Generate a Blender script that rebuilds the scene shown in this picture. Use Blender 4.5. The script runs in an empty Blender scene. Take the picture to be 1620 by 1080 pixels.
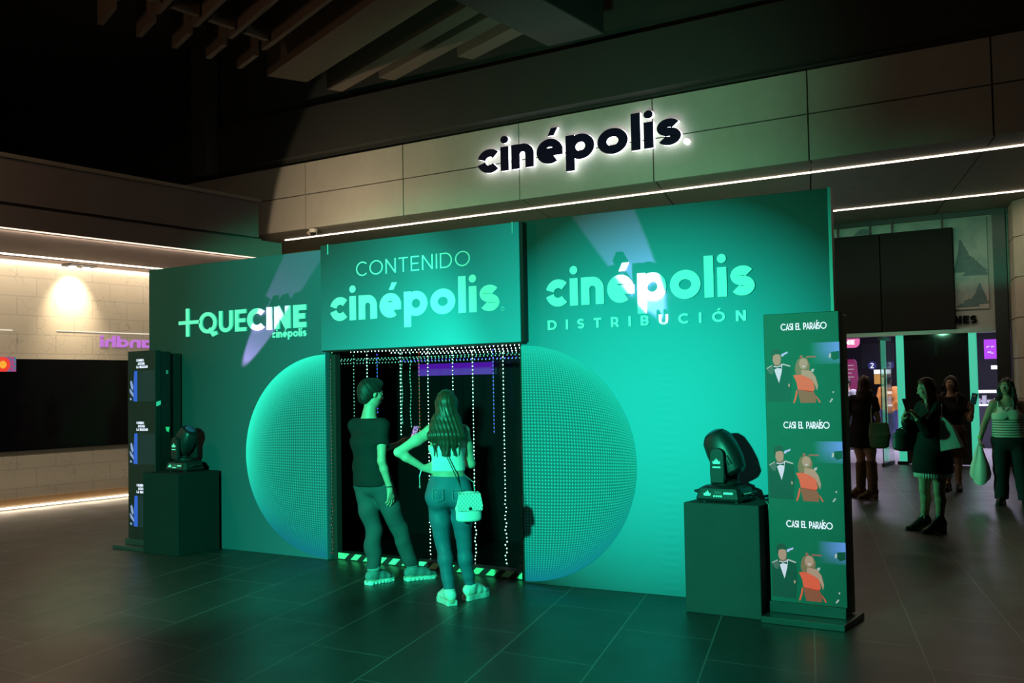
import bpy, math, random
import numpy as np
from mathutils import Vector, Matrix
random.seed(7)
V = Vector
S = bpy.context.scene
C = S.collection

# ------------------------------------------------------------------ camera, world, exposure, large lights
cam = bpy.data.cameras.new('camera'); cam.sensor_width = 36.0; cam.lens = 36.0 * 1661 / 1620
camo = bpy.data.objects.new('camera', cam); C.objects.link(camo)
# rows: image right, image up, backwards - as world directions
CR, CU, CB = V((.8310, .5560, -.0180)), V((.0380, -.0250, .9990)), V((.5540, -.8310, -.0420))
CR.normalize(); CU = (CU - CR * CU.dot(CR)).normalized(); CB = CR.cross(CU)
camo.matrix_world = Matrix(((CR.x, CU.x, CB.x, 0), (CR.y, CU.y, CB.y, 0), (CR.z, CU.z, CB.z, 1.65), (0, 0, 0, 1)))
cam.clip_end = 200
S.camera = camo
S.view_settings.view_transform = 'Standard'; S.view_settings.look = 'None'
S.view_settings.exposure = 0; S.view_settings.gamma = 1; S.view_settings.use_curve_mapping = False
w = bpy.data.worlds.new('night'); S.world = w; w.use_nodes = True
w.node_tree.nodes['Background'].inputs[0].default_value = (.8, .75, .7, 1)
w.node_tree.nodes['Background'].inputs[1].default_value = .0025

def lamp(name, kind, loc, energy, col, target=None, **kw):
    l = bpy.data.lights.new(name, kind); l.energy = energy; l.color = col
    for k, v in kw.items(): setattr(l, k, v)
    o = bpy.data.objects.new(name, l); C.objects.link(o); o.location = loc
    if target is not None:
        o.rotation_euler = (V(target) - V(loc)).to_track_quat('-Z', 'Y').to_euler()
    return o

R = math.radians
GREEN = (.035, 1.0, .53)
lamp('green_flood_left', 'SPOT', (-3.5, -2.0, 2.8), 6000, GREEN, (-7.9, 7.5, 1.45), spot_size=R(31), spot_blend=.38, shadow_soft_size=.12)
lamp('green_flood_right', 'SPOT', (-3.2, -2.0, 2.8), 5600, GREEN, (-4.0, 7.5, 1.15), spot_size=R(38), spot_blend=1.0, shadow_soft_size=.12)
lamp('green_back_wash', 'SPOT', (-6.5, 9.9, 3.1), 560, (.30, 1.0, .55), (-8.0, 14.58, 5.2), spot_size=R(95), spot_blend=1.0, shadow_soft_size=.2)
lamp('green_side_wash', 'SPOT', (-7.5, 10.2, 1.9), 700, (.05, 1.0, .45), (-2.4, 13.5, .9), spot_size=R(40), spot_blend=.6, shadow_soft_size=.1)
lamp('beam_left', 'SPOT', (-8.87, 7.30, 1.30), 850, (.85, .42, 1.0), (-8.243, 7.431, 2.068), spot_size=R(13.4), spot_blend=.25, shadow_soft_size=.012)
lamp('beam_right', 'SPOT', (-3.088, 7.25, 1.325), 640, (.85, .42, 1.0), (-3.579, 7.367, 2.188), spot_size=R(15.0), spot_blend=.25, shadow_soft_size=.012)
WARM = (1.0, .80, .58)
def strip_lamp(name, loc, sx, sy, energy, col, rot=(0, 0, 0)):
    return lamp(name, 'AREA', loc, energy, col, shape='RECTANGLE', size=sx, size_y=sy).__setattr__('rotation_euler', rot)
strip_lamp('soffit_strip_glow', (-9.0, 15.42, 4.70), 14.0, .05, 46, (1, .72, .48))
strip_lamp('soffit_strip_glow_rear', (-4.6, 19.2, 4.70), 6.0, .05, 42, (1, .8, .62))
strip_lamp('cove_glow', (-14.05, 8.6, 3.56), .05, 8.0, 22, WARM, (0, R(55), 0))
strip_lamp('left_soffit_glow', (-11.78, 7.6, 3.56), .05, 7.0, 60, (1, .84, .62), (0, R(42), 0))
strip_lamp('floor_strip_glow', (-14.36, 8.8, .05), .04, 8.0, 12, WARM, (0, R(-115), 0))
lamp('wall_downlight', 'SPOT', (-14.12, 9.55, 3.58), 190, (1, .80, .55), (-14.44, 9.55, 3.1), spot_size=R(80), spot_blend=.9, shadow_soft_size=.06)
lamp('fascia_warm_fill', 'SPOT', (-13.2, 12.4, 4.2), 185, (1, .78, .52), (-12.4, 14.58, 4.087), spot_size=R(136.6), spot_blend=.03, shadow_soft_size=.05)  # unseen lamp added to warm the fascia; cone edge draws the diagonal shadow
lamp('plaza_warm', 'POINT', (-10.5, 3.0, 5.2), 120, (1, .62, .40), shadow_soft_size=.5)
for lx, ly, e in ((-6.6, 24.0, 80), (-3.6, 24.0, 80), (-5.2, 27.0, 110)):
    lamp('lobby_ceiling_lamp', 'AREA', (lx, ly, 3.25), e, (.80, .72, 1.0), shape='RECTANGLE', size=1.6, size_y=.6)

# ------------------------------------------------------------------ helpers: objects
ORG = {}
def link(o, parent=None):
    C.objects.link(o)
    if parent is not None: o.parent = parent
def tag(o, label=None, cat=None, group=None, kind=None):
    if label: o['label'] = label
    if cat: o['category'] = cat
    if group: o['group'] = group
    if kind: o['kind'] = kind
    return o
def thing(name, label, cat, loc, group=None):
    o = bpy.data.objects.new(name, None); o.empty_display_size = .1; link(o); o.location = loc
    ORG[o.name] = V(loc)
    return tag(o, label, cat, group)
def shade(me, smooth):
    me.polygons.foreach_set('use_smooth', [smooth] * len(me.polygons))

class MB:
    def __init__(s): s.v = []; s.f = []; s.mi = []; s.m = 0
    def quad(s, *p):
        n = len(s.v); s.v += [tuple(x) for x in p]; s.f.append(tuple(range(n, n + len(p)))); s.mi.append(s.m); return s
    def mesh(s, vs, fs):
        n = len(s.v); s.v += [tuple(x) for x in vs]
        for f in fs: s.f.append(tuple(i + n for i in f)); s.mi.append(s.m)
        return s
    def box(s, a, b, T=None):
        (x0, y0, z0), (x1, y1, z1) = a, b
        p = [V((x, y, z)) for z in (z0, z1) for y in (y0, y1) for x in (x0, x1)]
        if T is not None: p = [T @ q for q in p]
        return s.mesh(p, [(0, 2, 3, 1), (4, 5, 7, 6), (0, 1, 5, 4), (2, 6, 7, 3), (0, 4, 6, 2), (1, 3, 7, 5)])
    def prism(s, poly, d, T=None):
        """poly: list of 3D points, extruded by vector d"""
        d = V(d); n = len(poly); a = [V(p) for p in poly]; b = [p + d for p in a]
        if T is not None: a = [T @ q for q in a]; b = [T @ q for q in b]
        return s.mesh(a + b, [tuple(range(n))[::-1], tuple(range(n, 2 * n))] + [(i, (i + 1) % n, (i + 1) % n + n, i + n) for i in range(n)])
    def tube(s, pts, r, n=8, cap=True):
        pts = [V(p) for p in pts]; rs = r if isinstance(r, (list, tuple)) else [r] * len(pts)
        vs = []; prev = None
        for i, p in enumerate(pts):
            t = (pts[min(i + 1, len(pts) - 1)] - pts[max(i - 1, 0)]).normalized()
            if prev is None:
                u = t.cross(V((0, 0, 1)));  u = u if u.length > .05 else t.cross(V((1, 0, 0)))
            else: u = prev - t * prev.dot(t)
            u.normalize(); prev = u; q = t.cross(u)
            for k in range(n):
                a = 2 * math.pi * k / n; vs.append(p + (u * math.cos(a) + q * math.sin(a)) * rs[i])
        fs = [(i * n + k, i * n + (k + 1) % n, (i + 1) * n + (k + 1) % n, (i + 1) * n + k) for i in range(len(pts) - 1) for k in range(n)]
        if cap: fs += [tuple(range(n))[::-1], tuple(range((len(pts) - 1) * n, len(pts) * n))]
        return s.mesh(vs, fs)
    def lathe(s, prof, T, n=24):
        """prof: (radius, height) list about local Z of T"""
        vs = [T @ V((r * math.cos(2 * math.pi * k / n), r * math.sin(2 * math.pi * k / n), h)) for r, h in prof for k in range(n)]
        L = len(prof)
        fs = [(i * n + k, i * n + (k + 1) % n, (i + 1) * n + (k + 1) % n, (i + 1) * n + k) for i in range(L - 1) for k in range(n)]
        fs += [tuple(range(n))[::-1], tuple(range((L - 1) * n, L * n))]
        return s.mesh(vs, fs)
    def loft(s, rings, cap=True):
        n = len(rings[0]); vs = [p for r in rings for p in r]
        fs = [(i * n + k, i * n + (k + 1) % n, (i + 1) * n + (k + 1) % n, (i + 1) * n + k) for i in range(len(rings) - 1) for k in range(n)]
        if cap: fs += [tuple(range(n))[::-1], tuple(range((len(rings) - 1) * n, len(rings) * n))]
        return s.mesh(vs, fs)
    def build(s, name, mat, parent=None, smooth=False, bevel=0, org=None):
        me = bpy.data.meshes.new(name)
        o = bpy.data.objects.new(name, me)
        top = parent
        if top is not None: base = ORG[top.name]
        else:
            if org is None:
                a = np.array(s.v); org = V(((a[:, 0].min() + a[:, 0].max()) / 2, (a[:, 1].min() + a[:, 1].max()) / 2, a[:, 2].min()))
            base = V(org)
        me.from_pydata([(x - base.x, y - base.y, z - base.z) for x, y, z in s.v], [], s.f)
        for m_ in (mat if isinstance(mat, (list, tuple)) else [mat]): me.materials.append(m_)
        me.polygons.foreach_set('material_index', s.mi)
        shade(me, smooth); me.update()
        if smooth: me.set_sharp_from_angle(angle=R(40))
        link(o, parent)
        if parent is None: o.location = base
        ORG[o.name] = base
        if bevel:
            b = o.modifiers.new('bevel', 'BEVEL'); b.width = bevel; b.segments = 2; b.limit_method = 'ANGLE'
        return o

def rot_about(loc, rz=0, rx=0, ry=0):
    return Matrix.Translation(V(loc)) @ Matrix.Rotation(rz, 4, 'Z') @ Matrix.Rotation(rx, 4, 'X') @ Matrix.Rotation(ry, 4, 'Y')

# ------------------------------------------------------------------ helpers: materials
class Mat:
    def __init__(s, name):
        s.m = bpy.data.materials.new(name); s.m.use_nodes = True; s.t = s.m.node_tree; s.n = s.t.nodes
        s.b = s.n['Principled BSDF']; s._p = None
    def put(s, sock, v):
        if hasattr(v, 'is_output'): s.t.links.new(v, sock)
        elif isinstance(v, (tuple, list)) and len(v) == 3 and sock.type == 'RGBA': sock.default_value = (*v, 1)
        else: sock.default_value = v
    def math(s, op, a, b=0.0, c=None, clamp=False):
        n = s.n.new('ShaderNodeMath'); n.operation = op; n.use_clamp = clamp
        s.put(n.inputs[0], a); s.put(n.inputs[1], b)
        if c is not None: s.put(n.inputs[2], c)
        return n.outputs[0]
    def pos(s):
        if s._p is None:
            g = s.n.new('ShaderNodeNewGeometry'); x = s.n.new('ShaderNodeSeparateXYZ'); s.t.links.new(g.outputs['Position'], x.inputs[0]); s._p = x.outputs; s._g = g.outputs['Position']
        return s._p
    def noise(s, scale, detail=3, rough=.55, vec=None):
        n = s.n.new('ShaderNodeTexNoise'); n.inputs['Scale'].default_value = scale; n.inputs['Detail'].default_value = detail; n.inputs['Roughness'].default_value = rough
        if vec is None: s.pos(); vec = s._g
        s.t.links.new(vec, n.inputs['Vector']); return n.outputs['Fac']
    def mix(s, f, a, b):
        n = s.n.new('ShaderNodeMix'); n.data_type = 'RGBA'; s.put(n.inputs[0], f); s.put(n.inputs[6], a); s.put(n.inputs[7], b); return n.outputs[2]
    def ramp(s, f, lo, hi):
        return s.math('DIVIDE', s.math('SUBTRACT', f, lo), hi - lo, clamp=True)
    def bump(s, h, strength=.3, dist=.01):
        n = s.n.new('ShaderNodeBump'); n.inputs['Strength'].default_value = strength; n.inputs['Distance'].default_value = dist
        s.put(n.inputs['Height'], h); s.t.links.new(n.outputs[0], s.b.inputs['Normal'])
    def set(s, **k):
        for a, v in k.items():
            s.put(s.b.inputs[{'col': 'Base Color', 'rough': 'Roughness', 'metal': 'Metallic', 'spec': 'Specular IOR Level', 'em': 'Emission Color', 'es': 'Emission Strength', 'alpha': 'Alpha', 'trans': 'Transmission Weight', 'coat': 'Coat Weight', 'sheen': 'Sheen Weight'}[a]], v)
        return s

def plain(name, col, rough=.5, metal=0, var=.12, scale=9, spec=.5, bump=0):
    a = Mat(name); n = a.noise(scale)
    a.set(col=a.mix(n, tuple(c * (1 - var) for c in col), tuple(min(1, c * (1 + var)) for c in col)), rough=rough, metal=metal, spec=spec)
    if bump: a.bump(a.noise(scale * 6), bump, .004)
    return a.m
def glow(name, col, strength, base=(.02, .02, .02)):
    a = Mat(name); a.set(col=base, rough=.5, em=col, es=strength); return a.m

BLACKM = plain('black_metal', (.012, .012, .013), .38, spec=.5)
BLACKP = plain('black_plastic', (.016, .017, .018), .42)
NAVY = plain('navy_acrylic', (.004, .004, .028), .5, spec=.25)
DARKWALL = plain('dark_painted_steel', (.022, .022, .020), .7)
WHITEL = plain('white_letter_vinyl', (.90, .90, .90), .45, var=.02)
CLOTHBLK = plain('black_stage_cloth', (.034, .034, .036), .9, scale=3, spec=.15)
STRIPW = glow('warm_led_strip', (1, .80, .60), 7)
STRIPC = glow('cove_led_strip', (1, .85, .62), 6)

# ------------------------------------------------------------------ helpers: stroke lettering
def arc(cx, cy, rx, ry, a0, a1, n=None):
    n = n or max(6, int(abs(a1 - a0) / 9))
    return [(cx + rx * math.cos(R(a0 + (a1 - a0) * i / n)), cy + ry * math.sin(R(a0 + (a1 - a0) * i / n))) for i in range(n + 1)]
def ring(cx, cy, rx, ry): return ('ring', arc(cx, cy, rx, ry, 0, 360, 40))
def dot(cx, cy, r): return ('poly', arc(cx, cy, r, r, 0, 342, 19))

def upper(ch, w):
    h = w / 2; k = (.5 - h) / 2
    if ch == ' ': return .35, []
    acc = []
    if ch in 'ÓÍ':
        base = {'Ó': 'O', 'Í': 'I'}[ch]; W, s = upper(base, w); x = W / 2
        return W, s + [('poly', [(x - .12, 1.1), (x + .04, 1.1), (x + .22, 1.32), (x + .02, 1.32)])]
    T = {
     'I': (w, [[(h, 0), (h, 1)]]),
     'L': (.55, [[(h, 1), (h, h), (.55, h)]]),
     'T': (.66, [[(0, 1 - h), (.66, 1 - h)], [(.33, 1 - h), (.33, 0)]]),
     'E': (.58, [[(.58, 1 - h), (h, 1 - h), (h, h), (.58, h)], [(h, .5), (.53, .5)]]),
     'N': (.74, [[(h, 0), (h, 1)], [(h, .98), (.74 - h, .02)], [(.74 - h, 0), (.74 - h, 1)]]),
     'M': (.86, [[(h, 0), (h, 1)], [(h, .97), (.43, .25), (.86 - h, .97)], [(.86 - h, 0), (.86 - h, 1)]]),
     'H': (.72, [[(h, 0), (h, 1)], [(.72 - h, 0), (.72 - h, 1)], [(h, .5), (.72 - h, .5)]]),
     'C': (.80, [arc(.47, .5, .47 - h, .5 - h, 45, 315)]),
     'O': (.98, [ring(.49, .5, .49 - h, .5 - h)]),
     'Q': (.98, [ring(.49, .5, .49 - h, .5 - h), [(.55, .22), (.80, -.06), (1.0, .02)]]),
     'D': (.80, [[(h, h), (.36, h)] + arc(.36, .5, .44 - h, .5 - h, -90, 90) + [(.36, 1 - h), (h, 1 - h)], [(h, 0), (h, 1)]]),
     'U': (.74, [[(h, 1), (h, .37)] + arc(.37, .37, .37 - h, .37 - h, 180, 360) + [(.74 - h, .37), (.74 - h, 1)]]),
     'S': (.62, [arc(.31, .5 + k, .31 - h, k, 25, 270) + arc(.31, .5 - k, .31 - h, k, 90, -155)]),
     'P': (.64, [[(h, 0), (h, 1)], [(h, 1 - h), (.36, 1 - h)] + arc(.36, 1 - h - .27, .28 - h, .27, 90, -90) + [(h, 1 - h - .54)]]),
     'R': (.66, [[(h, 0), (h, 1)], [(h, 1 - h), (.36, 1 - h)] + arc(.36, 1 - h - .27, .28 - h, .27, 90, -90) + [(h, 1 - h - .54)], [(.34, .42), (.62, 0)]]),
     'B': (.66, [[(h, 0), (h, 1)], [(h, 1 - h), (.34, 1 - h)] + arc(.34, .5 + k, .28 - h, k, 90, -90) + [(h, .5)], [(h, .5), (.36, .5)] + arc(.36, .5 - k, .30 - h, k, 90, -90) + [(h, h)]]),
     'A': (.80, [[(h * .8, 0), (.40, 1 - h * .6), (.80 - h * .8, 0)], [(.18, .3), (.62, .3)]]),
     '+': (1.0, [[(0, .5), (1.0, .5)], [(.42, -.08), (.42, 1.08)]]),
     '2': (.6, [arc(.3, .7, .3 - h, .3 - h, 160, -35) + [(h, h), (.6, h)]]),
     '3': (.58, [arc(.28, .5 + k, .28 - h, k, 150, -90), arc(.28, .5 - k, .3 - h, k, 90, -150)]),
    }
    return T[ch]
def lower(ch, w):
    h = w / 2; k = (.5 - h) / 2
    if ch == 'é':
        W, s = lower('e', w); return W, s + [('poly', [(W * .44, 1.12), (W * .66, 1.12), (W * .82, 1.42), (W * .58, 1.42)])]
    T = {
     'c': (.84, [arc(.50, .5, .50 - h, .5 - h, 43, 166), arc(.50, .5, .50 - h, .5 - h, 194, 317)]),
     'i': (w, [[(h, 0), (h, 1)], dot(h, 1.29, .155)]),
     'l': (w, [[(h, 0), (h, 1.42)]]),
     'n': (.88, [[(h, 0), (h, 1)], arc(.44, .56, .44 - h, .44 - h, 180, 0) + [(.88 - h, 0)]]),
     'e': (1.0, [arc(.5, .5, .5 - h, .5 - h, -6, 306), [(.10, .47), (1.0, .47)]]),
     'p': (1.06, [[(h, -.42), (h, 1)], ring(.55, .5, .51 - h, .5 - h)]),
     'o': (1.08, [ring(.54, .5, .54 - h, .5 - h)]),
     's': (.80, [arc(.40, .5 + k, .40 - h, k, 28, 270) + arc(.40, .5 - k, .40 - h, k, 90, -152)]),
     'g': (.95, [ring(.45, .5, .45 - h, .5 - h), [(.95 - h, 1), (.95 - h, -.1)] + arc(.50, -.12, .45 - h, .3, 0, -150)]),
     'a': (.95, [ring(.45, .5, .45 - h, .5 - h), [(.95 - h, 1), (.95 - h, 0)]]),
     'd': (.95, [ring(.45, .5, .45 - h, .5 - h), [(.95 - h, 1.42), (.95 - h, 0)]]),
     'h': (.84, [[(h, 0), (h, 1.42)], arc(.42, .56, .42 - h, .44 - h, 180, 0) + [(.84 - h, 0)]]),
     'b': (.95, [ring(.5, .5, .45 - h, .5 - h), [(h, 1.42), (h, 0)]]),
     'r': (.55, [[(h, 0), (h, 1)], arc(.55, .5, .55 - h, .5 - h, 170, 95)]),
    }
    return T[ch]

def lettering(mb, txt, O, Rv, Uv, Nv, width, height, w, gap, thick, low=False, squeeze=None, ends=None, letters=None):
    """txt from O (baseline left), drawn on the plane Rv/Uv, raised along Nv; scaled to width x height (cap or x-height)"""
    O, Rv, Uv, Nv = V(O), V(Rv).normalized(), V(Uv).normalized(), V(Nv).normalized()
    L = []; x = 0
    for i, ch in enumerate(txt):
        W, st = (lower if low else upper)(ch, w)
        q = 1
        if squeeze and ch != ' ' and not (ends and i in ends): q = squeeze
        L.append((x, q, st)); x += W * q + (gap if i < len(txt) - 1 else 0)
    sx = width / x if width else height
    ddp = lambda q: [q[i] for i in range(len(q)) if i == 0 or abs(q[i][0] - q[i - 1][0]) + abs(q[i][1] - q[i - 1][1]) > 1e-4]
    P = lambda u, v, d: O + Rv * (u * sx) + Uv * (v * height) + Nv * d
    for x0, q, st in L:
        cur = MB() if letters is not None else mb
        if letters is None: cur = mb
        for s_ in st:
            kind, pts = s_ if isinstance(s_, tuple) and isinstance(s_[0], str) else ('line', s_)
            pts = ddp([(x0 + a * q, b) for a, b in pts])
            if kind == 'poly':
                cur.prism([P(a, b, 0) for a, b in pts], Nv * thick); continue
            closed = kind == 'ring'
            if closed: pts = pts[:-1]
            n = len(pts); l = []; r = []
            si = st.index(s_); tk = thick + .0007 * si
            for i in range(n):
                a = pts[i - 1] if (i > 0 or closed) else None
                b = pts[i]; c = pts[(i + 1) % n] if (i < n - 1 or closed) else None
                d1 = V((b[0] - a[0], b[1] - a[1])).normalized() if a else None
                d2 = V((c[0] - b[0], c[1] - b[1])).normalized() if c else None
                d1 = d1 or d2; d2 = d2 or d1
                n1 = V((-d1.y, d1.x)); n2 = V((-d2.y, d2.x)); m = (n1 + n2)
                m = m / max(m.length, 1e-4); f = min(1 / max(m.dot(n1), .3), 1.8)
                qx = 1
                l.append((b[0] + m.x * f * w / 2 * qx, b[1] + m.y * f * w / 2)); r.append((b[0] - m.x * f * w / 2 * qx, b[1] - m.y * f * w / 2))
            vs = []
            for i in range(n): vs += [P(*l[i], 0), P(*r[i], 0), P(*l[i], tk), P(*r[i], tk)]
            fs = []
            for i in range(n if closed else n - 1):
                a = 4 * i; b = 4 * ((i + 1) % n)
                fs += [(a + 2, a + 3, b + 3, b + 2), (a, b, b + 1, a + 1), (a, a + 2, b + 2, b), (a + 1, b + 1, b + 3, a + 3)]
            if not closed:
                e = 4 * (n - 1); fs += [(0, 1, 3, 2), (e, e + 2, e + 3, e + 1)]
            cur.mesh(vs, fs)
        if letters is not None: letters.append(cur)
LW = .318
X, Yv, Z = V((1, 0, 0)), V((0, 1, 0)), V((0, 0, 1))
FR = V((0, -1, 0))

# ------------------------------------------------------------------ the setting
SL = .327                                   # floor joints run 18 degrees off the wall axis
a = Mat('dark_stone_floor'); p = a.pos()
v = a.math('DIVIDE', a.math('ADD', p[0], a.math('MULTIPLY', p[1], SL)), .66)
row = a.math('FLOOR', v); fv = a.math('SUBTRACT', v, row)
u = a.math('DIVIDE', a.math('ADD', p[1], a.math('MULTIPLY', row, .45)), 1.36)
cu = a.math('FLOOR', u); fu = a.math('SUBTRACT', u, cu)
jv = a.math('LESS_THAN', a.math('ABSOLUTE', a.math('SUBTRACT', fv, .5)), .4925)
ju = a.math('LESS_THAN', a.math('ABSOLUTE', a.math('SUBTRACT', fu, .5)), .4962)
tile = a.math('MULTIPLY', jv, ju)
var = a.math('FRACT', a.math('MULTIPLY', a.math('SINE', a.math('ADD', a.math('MULTIPLY', row, 12.98), a.math('MULTIPLY', cu, 78.2))), 43758.5))
nz = a.noise(2.2, 6, .6)
tone = a.math('ADD', a.math('MULTIPLY', nz, .035), a.math('MULTIPLY', var, .014))
base = a.mix(tone, (.026, .025, .024), (.42, .40, .38))
a.set(col=a.mix(tile, (.17, .165, .155), base), rough=a.math('ADD', .27, a.math('MULTIPLY', nz, .22)), spec=.45)
a.bump(a.math('ADD', a.math('MULTIPLY', tile, .5), a.math('MULTIPLY', a.noise(14, 4), .25)), .25, .006)
FLOORM = a.m
m = MB(); m.quad((-45, -8, 0), (20, -8, 0), (20, 21.1, 0), (-45, 21.1, 0))
tag(m.build('floor', FLOORM, org=(0, 0, 0)), kind='structure')
m = MB(); m.quad((-12, 21.1, 0), (4, 21.1, 0), (4, 34, 0), (-12, 34, 0))
tag(m.build('floor_lobby', plain('pale_lobby_tile', (.62, .60, .64), .25), org=(-4, 21.1, 0)), kind='structure')

a = Mat('concrete_cladding'); n1 = a.noise(.9, 5, .6); n2 = a.noise(7, 5, .65)
a.set(col=a.mix(a.math('ADD', a.math('MULTIPLY', n1, .7), a.math('MULTIPLY', n2, .3)), (.27, .25, .215), (.47, .44, .385)), rough=.75, spec=.2)
CONC = a.m
JX = [-20.5, -17.0, -14.48, -12.04, -9.53, -7.06, -4.64, -2.24, .2, 2.7, 5.2]
m = MB()
for x0, x1 in zip(JX, JX[1:]):
    for z0, z1 in ((4.75, 5.40), (5.42, 6.03)): m.box((x0 + .011, 14.58, z0), (x1 - .011, 14.66, z1))
fas = tag(m.build('wall_fascia', CONC), kind='structure')
m = MB(); m.box((-20.5, 14.66, 4.76), (5.2, 14.8, 6.2)); tag(m.build('trim_fascia_backing', DARKWALL), kind='structure')
a = Mat('brown_grey_soffit'); a.set(col=a.mix(a.noise(3, 5), (.25, .215, .175), (.36, .31, .255)), rough=.6, spec=.3)
m = MB()
for x0, x1 in zip(JX, JX[1:]):
    d = SL * 6.42
    m.prism([(x0 + .012, 14.66, 4.75), (x1 - .012, 14.66, 4.75), (x1 - .012 - d, 21.08, 4.75), (x0 + .012 - d, 21.08, 4.75)], (0, 0, .08))
m.box((-22, 14.66, 4.84), (8, 21.4, 4.9))
tag(m.build('ceiling_soffit', a.m), kind='structure')
m = MB(); m.box((-26, 14.36, 6.12), (8, 14.95, 7.02)); m.box((-26, 14.5, 7.02), (8, 14.9, 8.6)); tag(m.build('trim_upper_beam', DARKWALL), kind='structure')
m = MB(); m.box((-17.12, 14.02, 6.05), (-16.7, 14.34, 8.6)); tag(m.build('trim_steel_column', plain('blue_grey_steel', (.05, .055, .06), .6)), kind='structure')
CEILM = plain('dark_ceiling', (.02, .019, .018), .9)
m = MB(); m.box((-45, -8, 8.6), (20, 34, 8.8)); tag(m.build('ceiling', CEILM), kind='structure')

# ceiling joists, turned like the floor joints
WOOD = plain('brown_painted_joist', (.21, .16, .12), .7)
jd = V((.925, -.380, 0)); jn = V((.380, .925, 0))
def joist(start, length, wid, dep, z, mat=WOOD):
    s0 = V((*start, z)); e = s0 + jd * length
    q = MB(); q.prism([s0, e, e + jn * wid, s0 + jn * wid], (0, 0, dep)); return q
for i, (y0, lab) in enumerate(((8.76, 'slim brown ceiling joist at the top left, farthest from the wide beam'), (9.43, 'slim brown ceiling joist, fourth from the wide beam'), (10.09, 'slim brown ceiling joist, third from the wide beam'), (10.75, 'slim brown ceiling joist, second from the wide beam'), (11.43, 'slim brown ceiling joist lying next to the wide beam'))):
    o = joist((-12.28, y0), 8.0, .075, .62, 7.0).build('ceiling_joist', WOOD); tag(o, lab, 'joist', 'slim ceiling joists')
for i, (y0, lab) in enumerate(((9.22, 'short hanging joist stub at the far left of the stub row'), (9.88, 'short hanging joist stub, second from the left of its row'), (10.53, 'short hanging joist stub in the middle of its row'), (11.19, 'short hanging joist stub, second from the right of its row'), (11.84, 'short hanging joist stub at the right end of its row'))):
    o = joist((-13.31, y0), .80, .085, .62, 7.0).build('joist_stub', WOOD); tag(o, lab, 'joist', 'short joist stubs')
for y0, lab in ((8.72, 'small cross brace tying the leftmost joists'), (9.39, 'small cross brace at the second joist gap'), (10.05, 'small cross brace at the third joist gap'), (10.71, 'small cross brace next to the wide beam')):
    q = MB(); q.box((-11.98, y0 + .05, 7.02), (-11.88, y0 + .50, 7.5)); tag(q.build('joist_brace', WOOD), lab, 'brace', 'cross braces between joists')
o = joist((-13.25, 12.46), 9.0, .72, .5, 7.0).build('wide_ceiling_beam', WOOD); tag(o, 'wide brown boxed beam crossing the dark ceiling', 'beam')
DWOOD = plain('dark_brown_joist', (.085, .065, .05), .75)
for st, ln, lab in (((-13.1, 13.75), 4.9, 'dark joist just beyond the wide brown beam'), ((-11.9, 13.79), 3.7, 'dark joist second beyond the wide brown beam'), ((-10.1, 13.66), 1.75, 'short dark joist against the black duct')):
    o = joist(st, ln, .30, .5, 7.04).build('ceiling_joist', DWOOD); tag(o, lab, 'joist', 'dark joists beyond the wide beam')
m = MB(); m.box((-8.5, 4, 6.95), (-7.5, 13.9, 7.6)); tag(m.build('ceiling_duct', plain('matt_black_duct', (.035, .033, .033), .7), bevel=.02), 'black square ceiling duct above the cinema sign', 'duct')

# left building: bulkhead, soffit, illustrated wall
BULK = plain('brown_render', (.36, .275, .26), .8, scale=2)
m = MB()
m.box((-17.5, -6, 3.90), (-11.65, 10.76, 4.42)); m.box((-17.4, -6, 3.85), (-11.74, 10.9, 3.90)); m.box((-17.5, -6, 3.60), (-11.65, 11.22, 3.86))
tag(m.build('wall_bulkhead', BULK), kind='structure')
m = MB(); m.box((-17.5, -6, 4.42), (-11.62, 10.78, 4.47)); tag(m.build('trim_bulkhead_ledge', plain('tan_stone_ledge', (.50, .40, .32), .7)), kind='structure')
a = Mat('illustrated_cream_wall'); p = a.pos()
yy = a.math('MULTIPLY', p[1], 1 / .62); zz = a.math('MULTIPLY', p[2], 1 / .28)
lz = a.math('LESS_THAN', a.math('FRACT', zz), .06)
ly = a.math('LESS_THAN', a.math('FRACT', a.math('ADD', yy, a.math('MULTIPLY', a.math('FLOOR', zz), .5))), .03)
vo = a.n.new('ShaderNodeTexVoronoi'); vo.feature = 'DISTANCE_TO_EDGE'; vo.inputs['Scale'].default_value = 7.5; a.t.links.new(a._g, vo.inputs['Vector'])
dz = a.math('LESS_THAN', vo.outputs['Distance'], .022)
msk = a.ramp(a.noise(3.1, 2), .5, .58)
ink = a.math('MINIMUM', a.math('ADD', a.math('MULTIPLY', a.math('MAXIMUM', lz, ly), .28), a.math('MULTIPLY', a.math('MULTIPLY', dz, msk), .45)), 1.0)
cream = a.mix(a.noise(1.3, 4), (.50, .45, .36), (.64, .585, .48))
a.set(col=a.mix(ink, cream, (.22, .20, .18)), rough=.35, spec=.4)
m = MB(); m.box((-14.67, -6, 0), (-14.47, 14.0, 3.60)); tag(m.build('wall_left', a.m), kind='structure')
m = MB(); m.box((-14.47, -6, .055), (-14.44, 14.0, .15)); tag(m.build('baseboard_left', plain('oak_baseboard', (.42, .26, .13), .5)), kind='structure')

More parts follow.
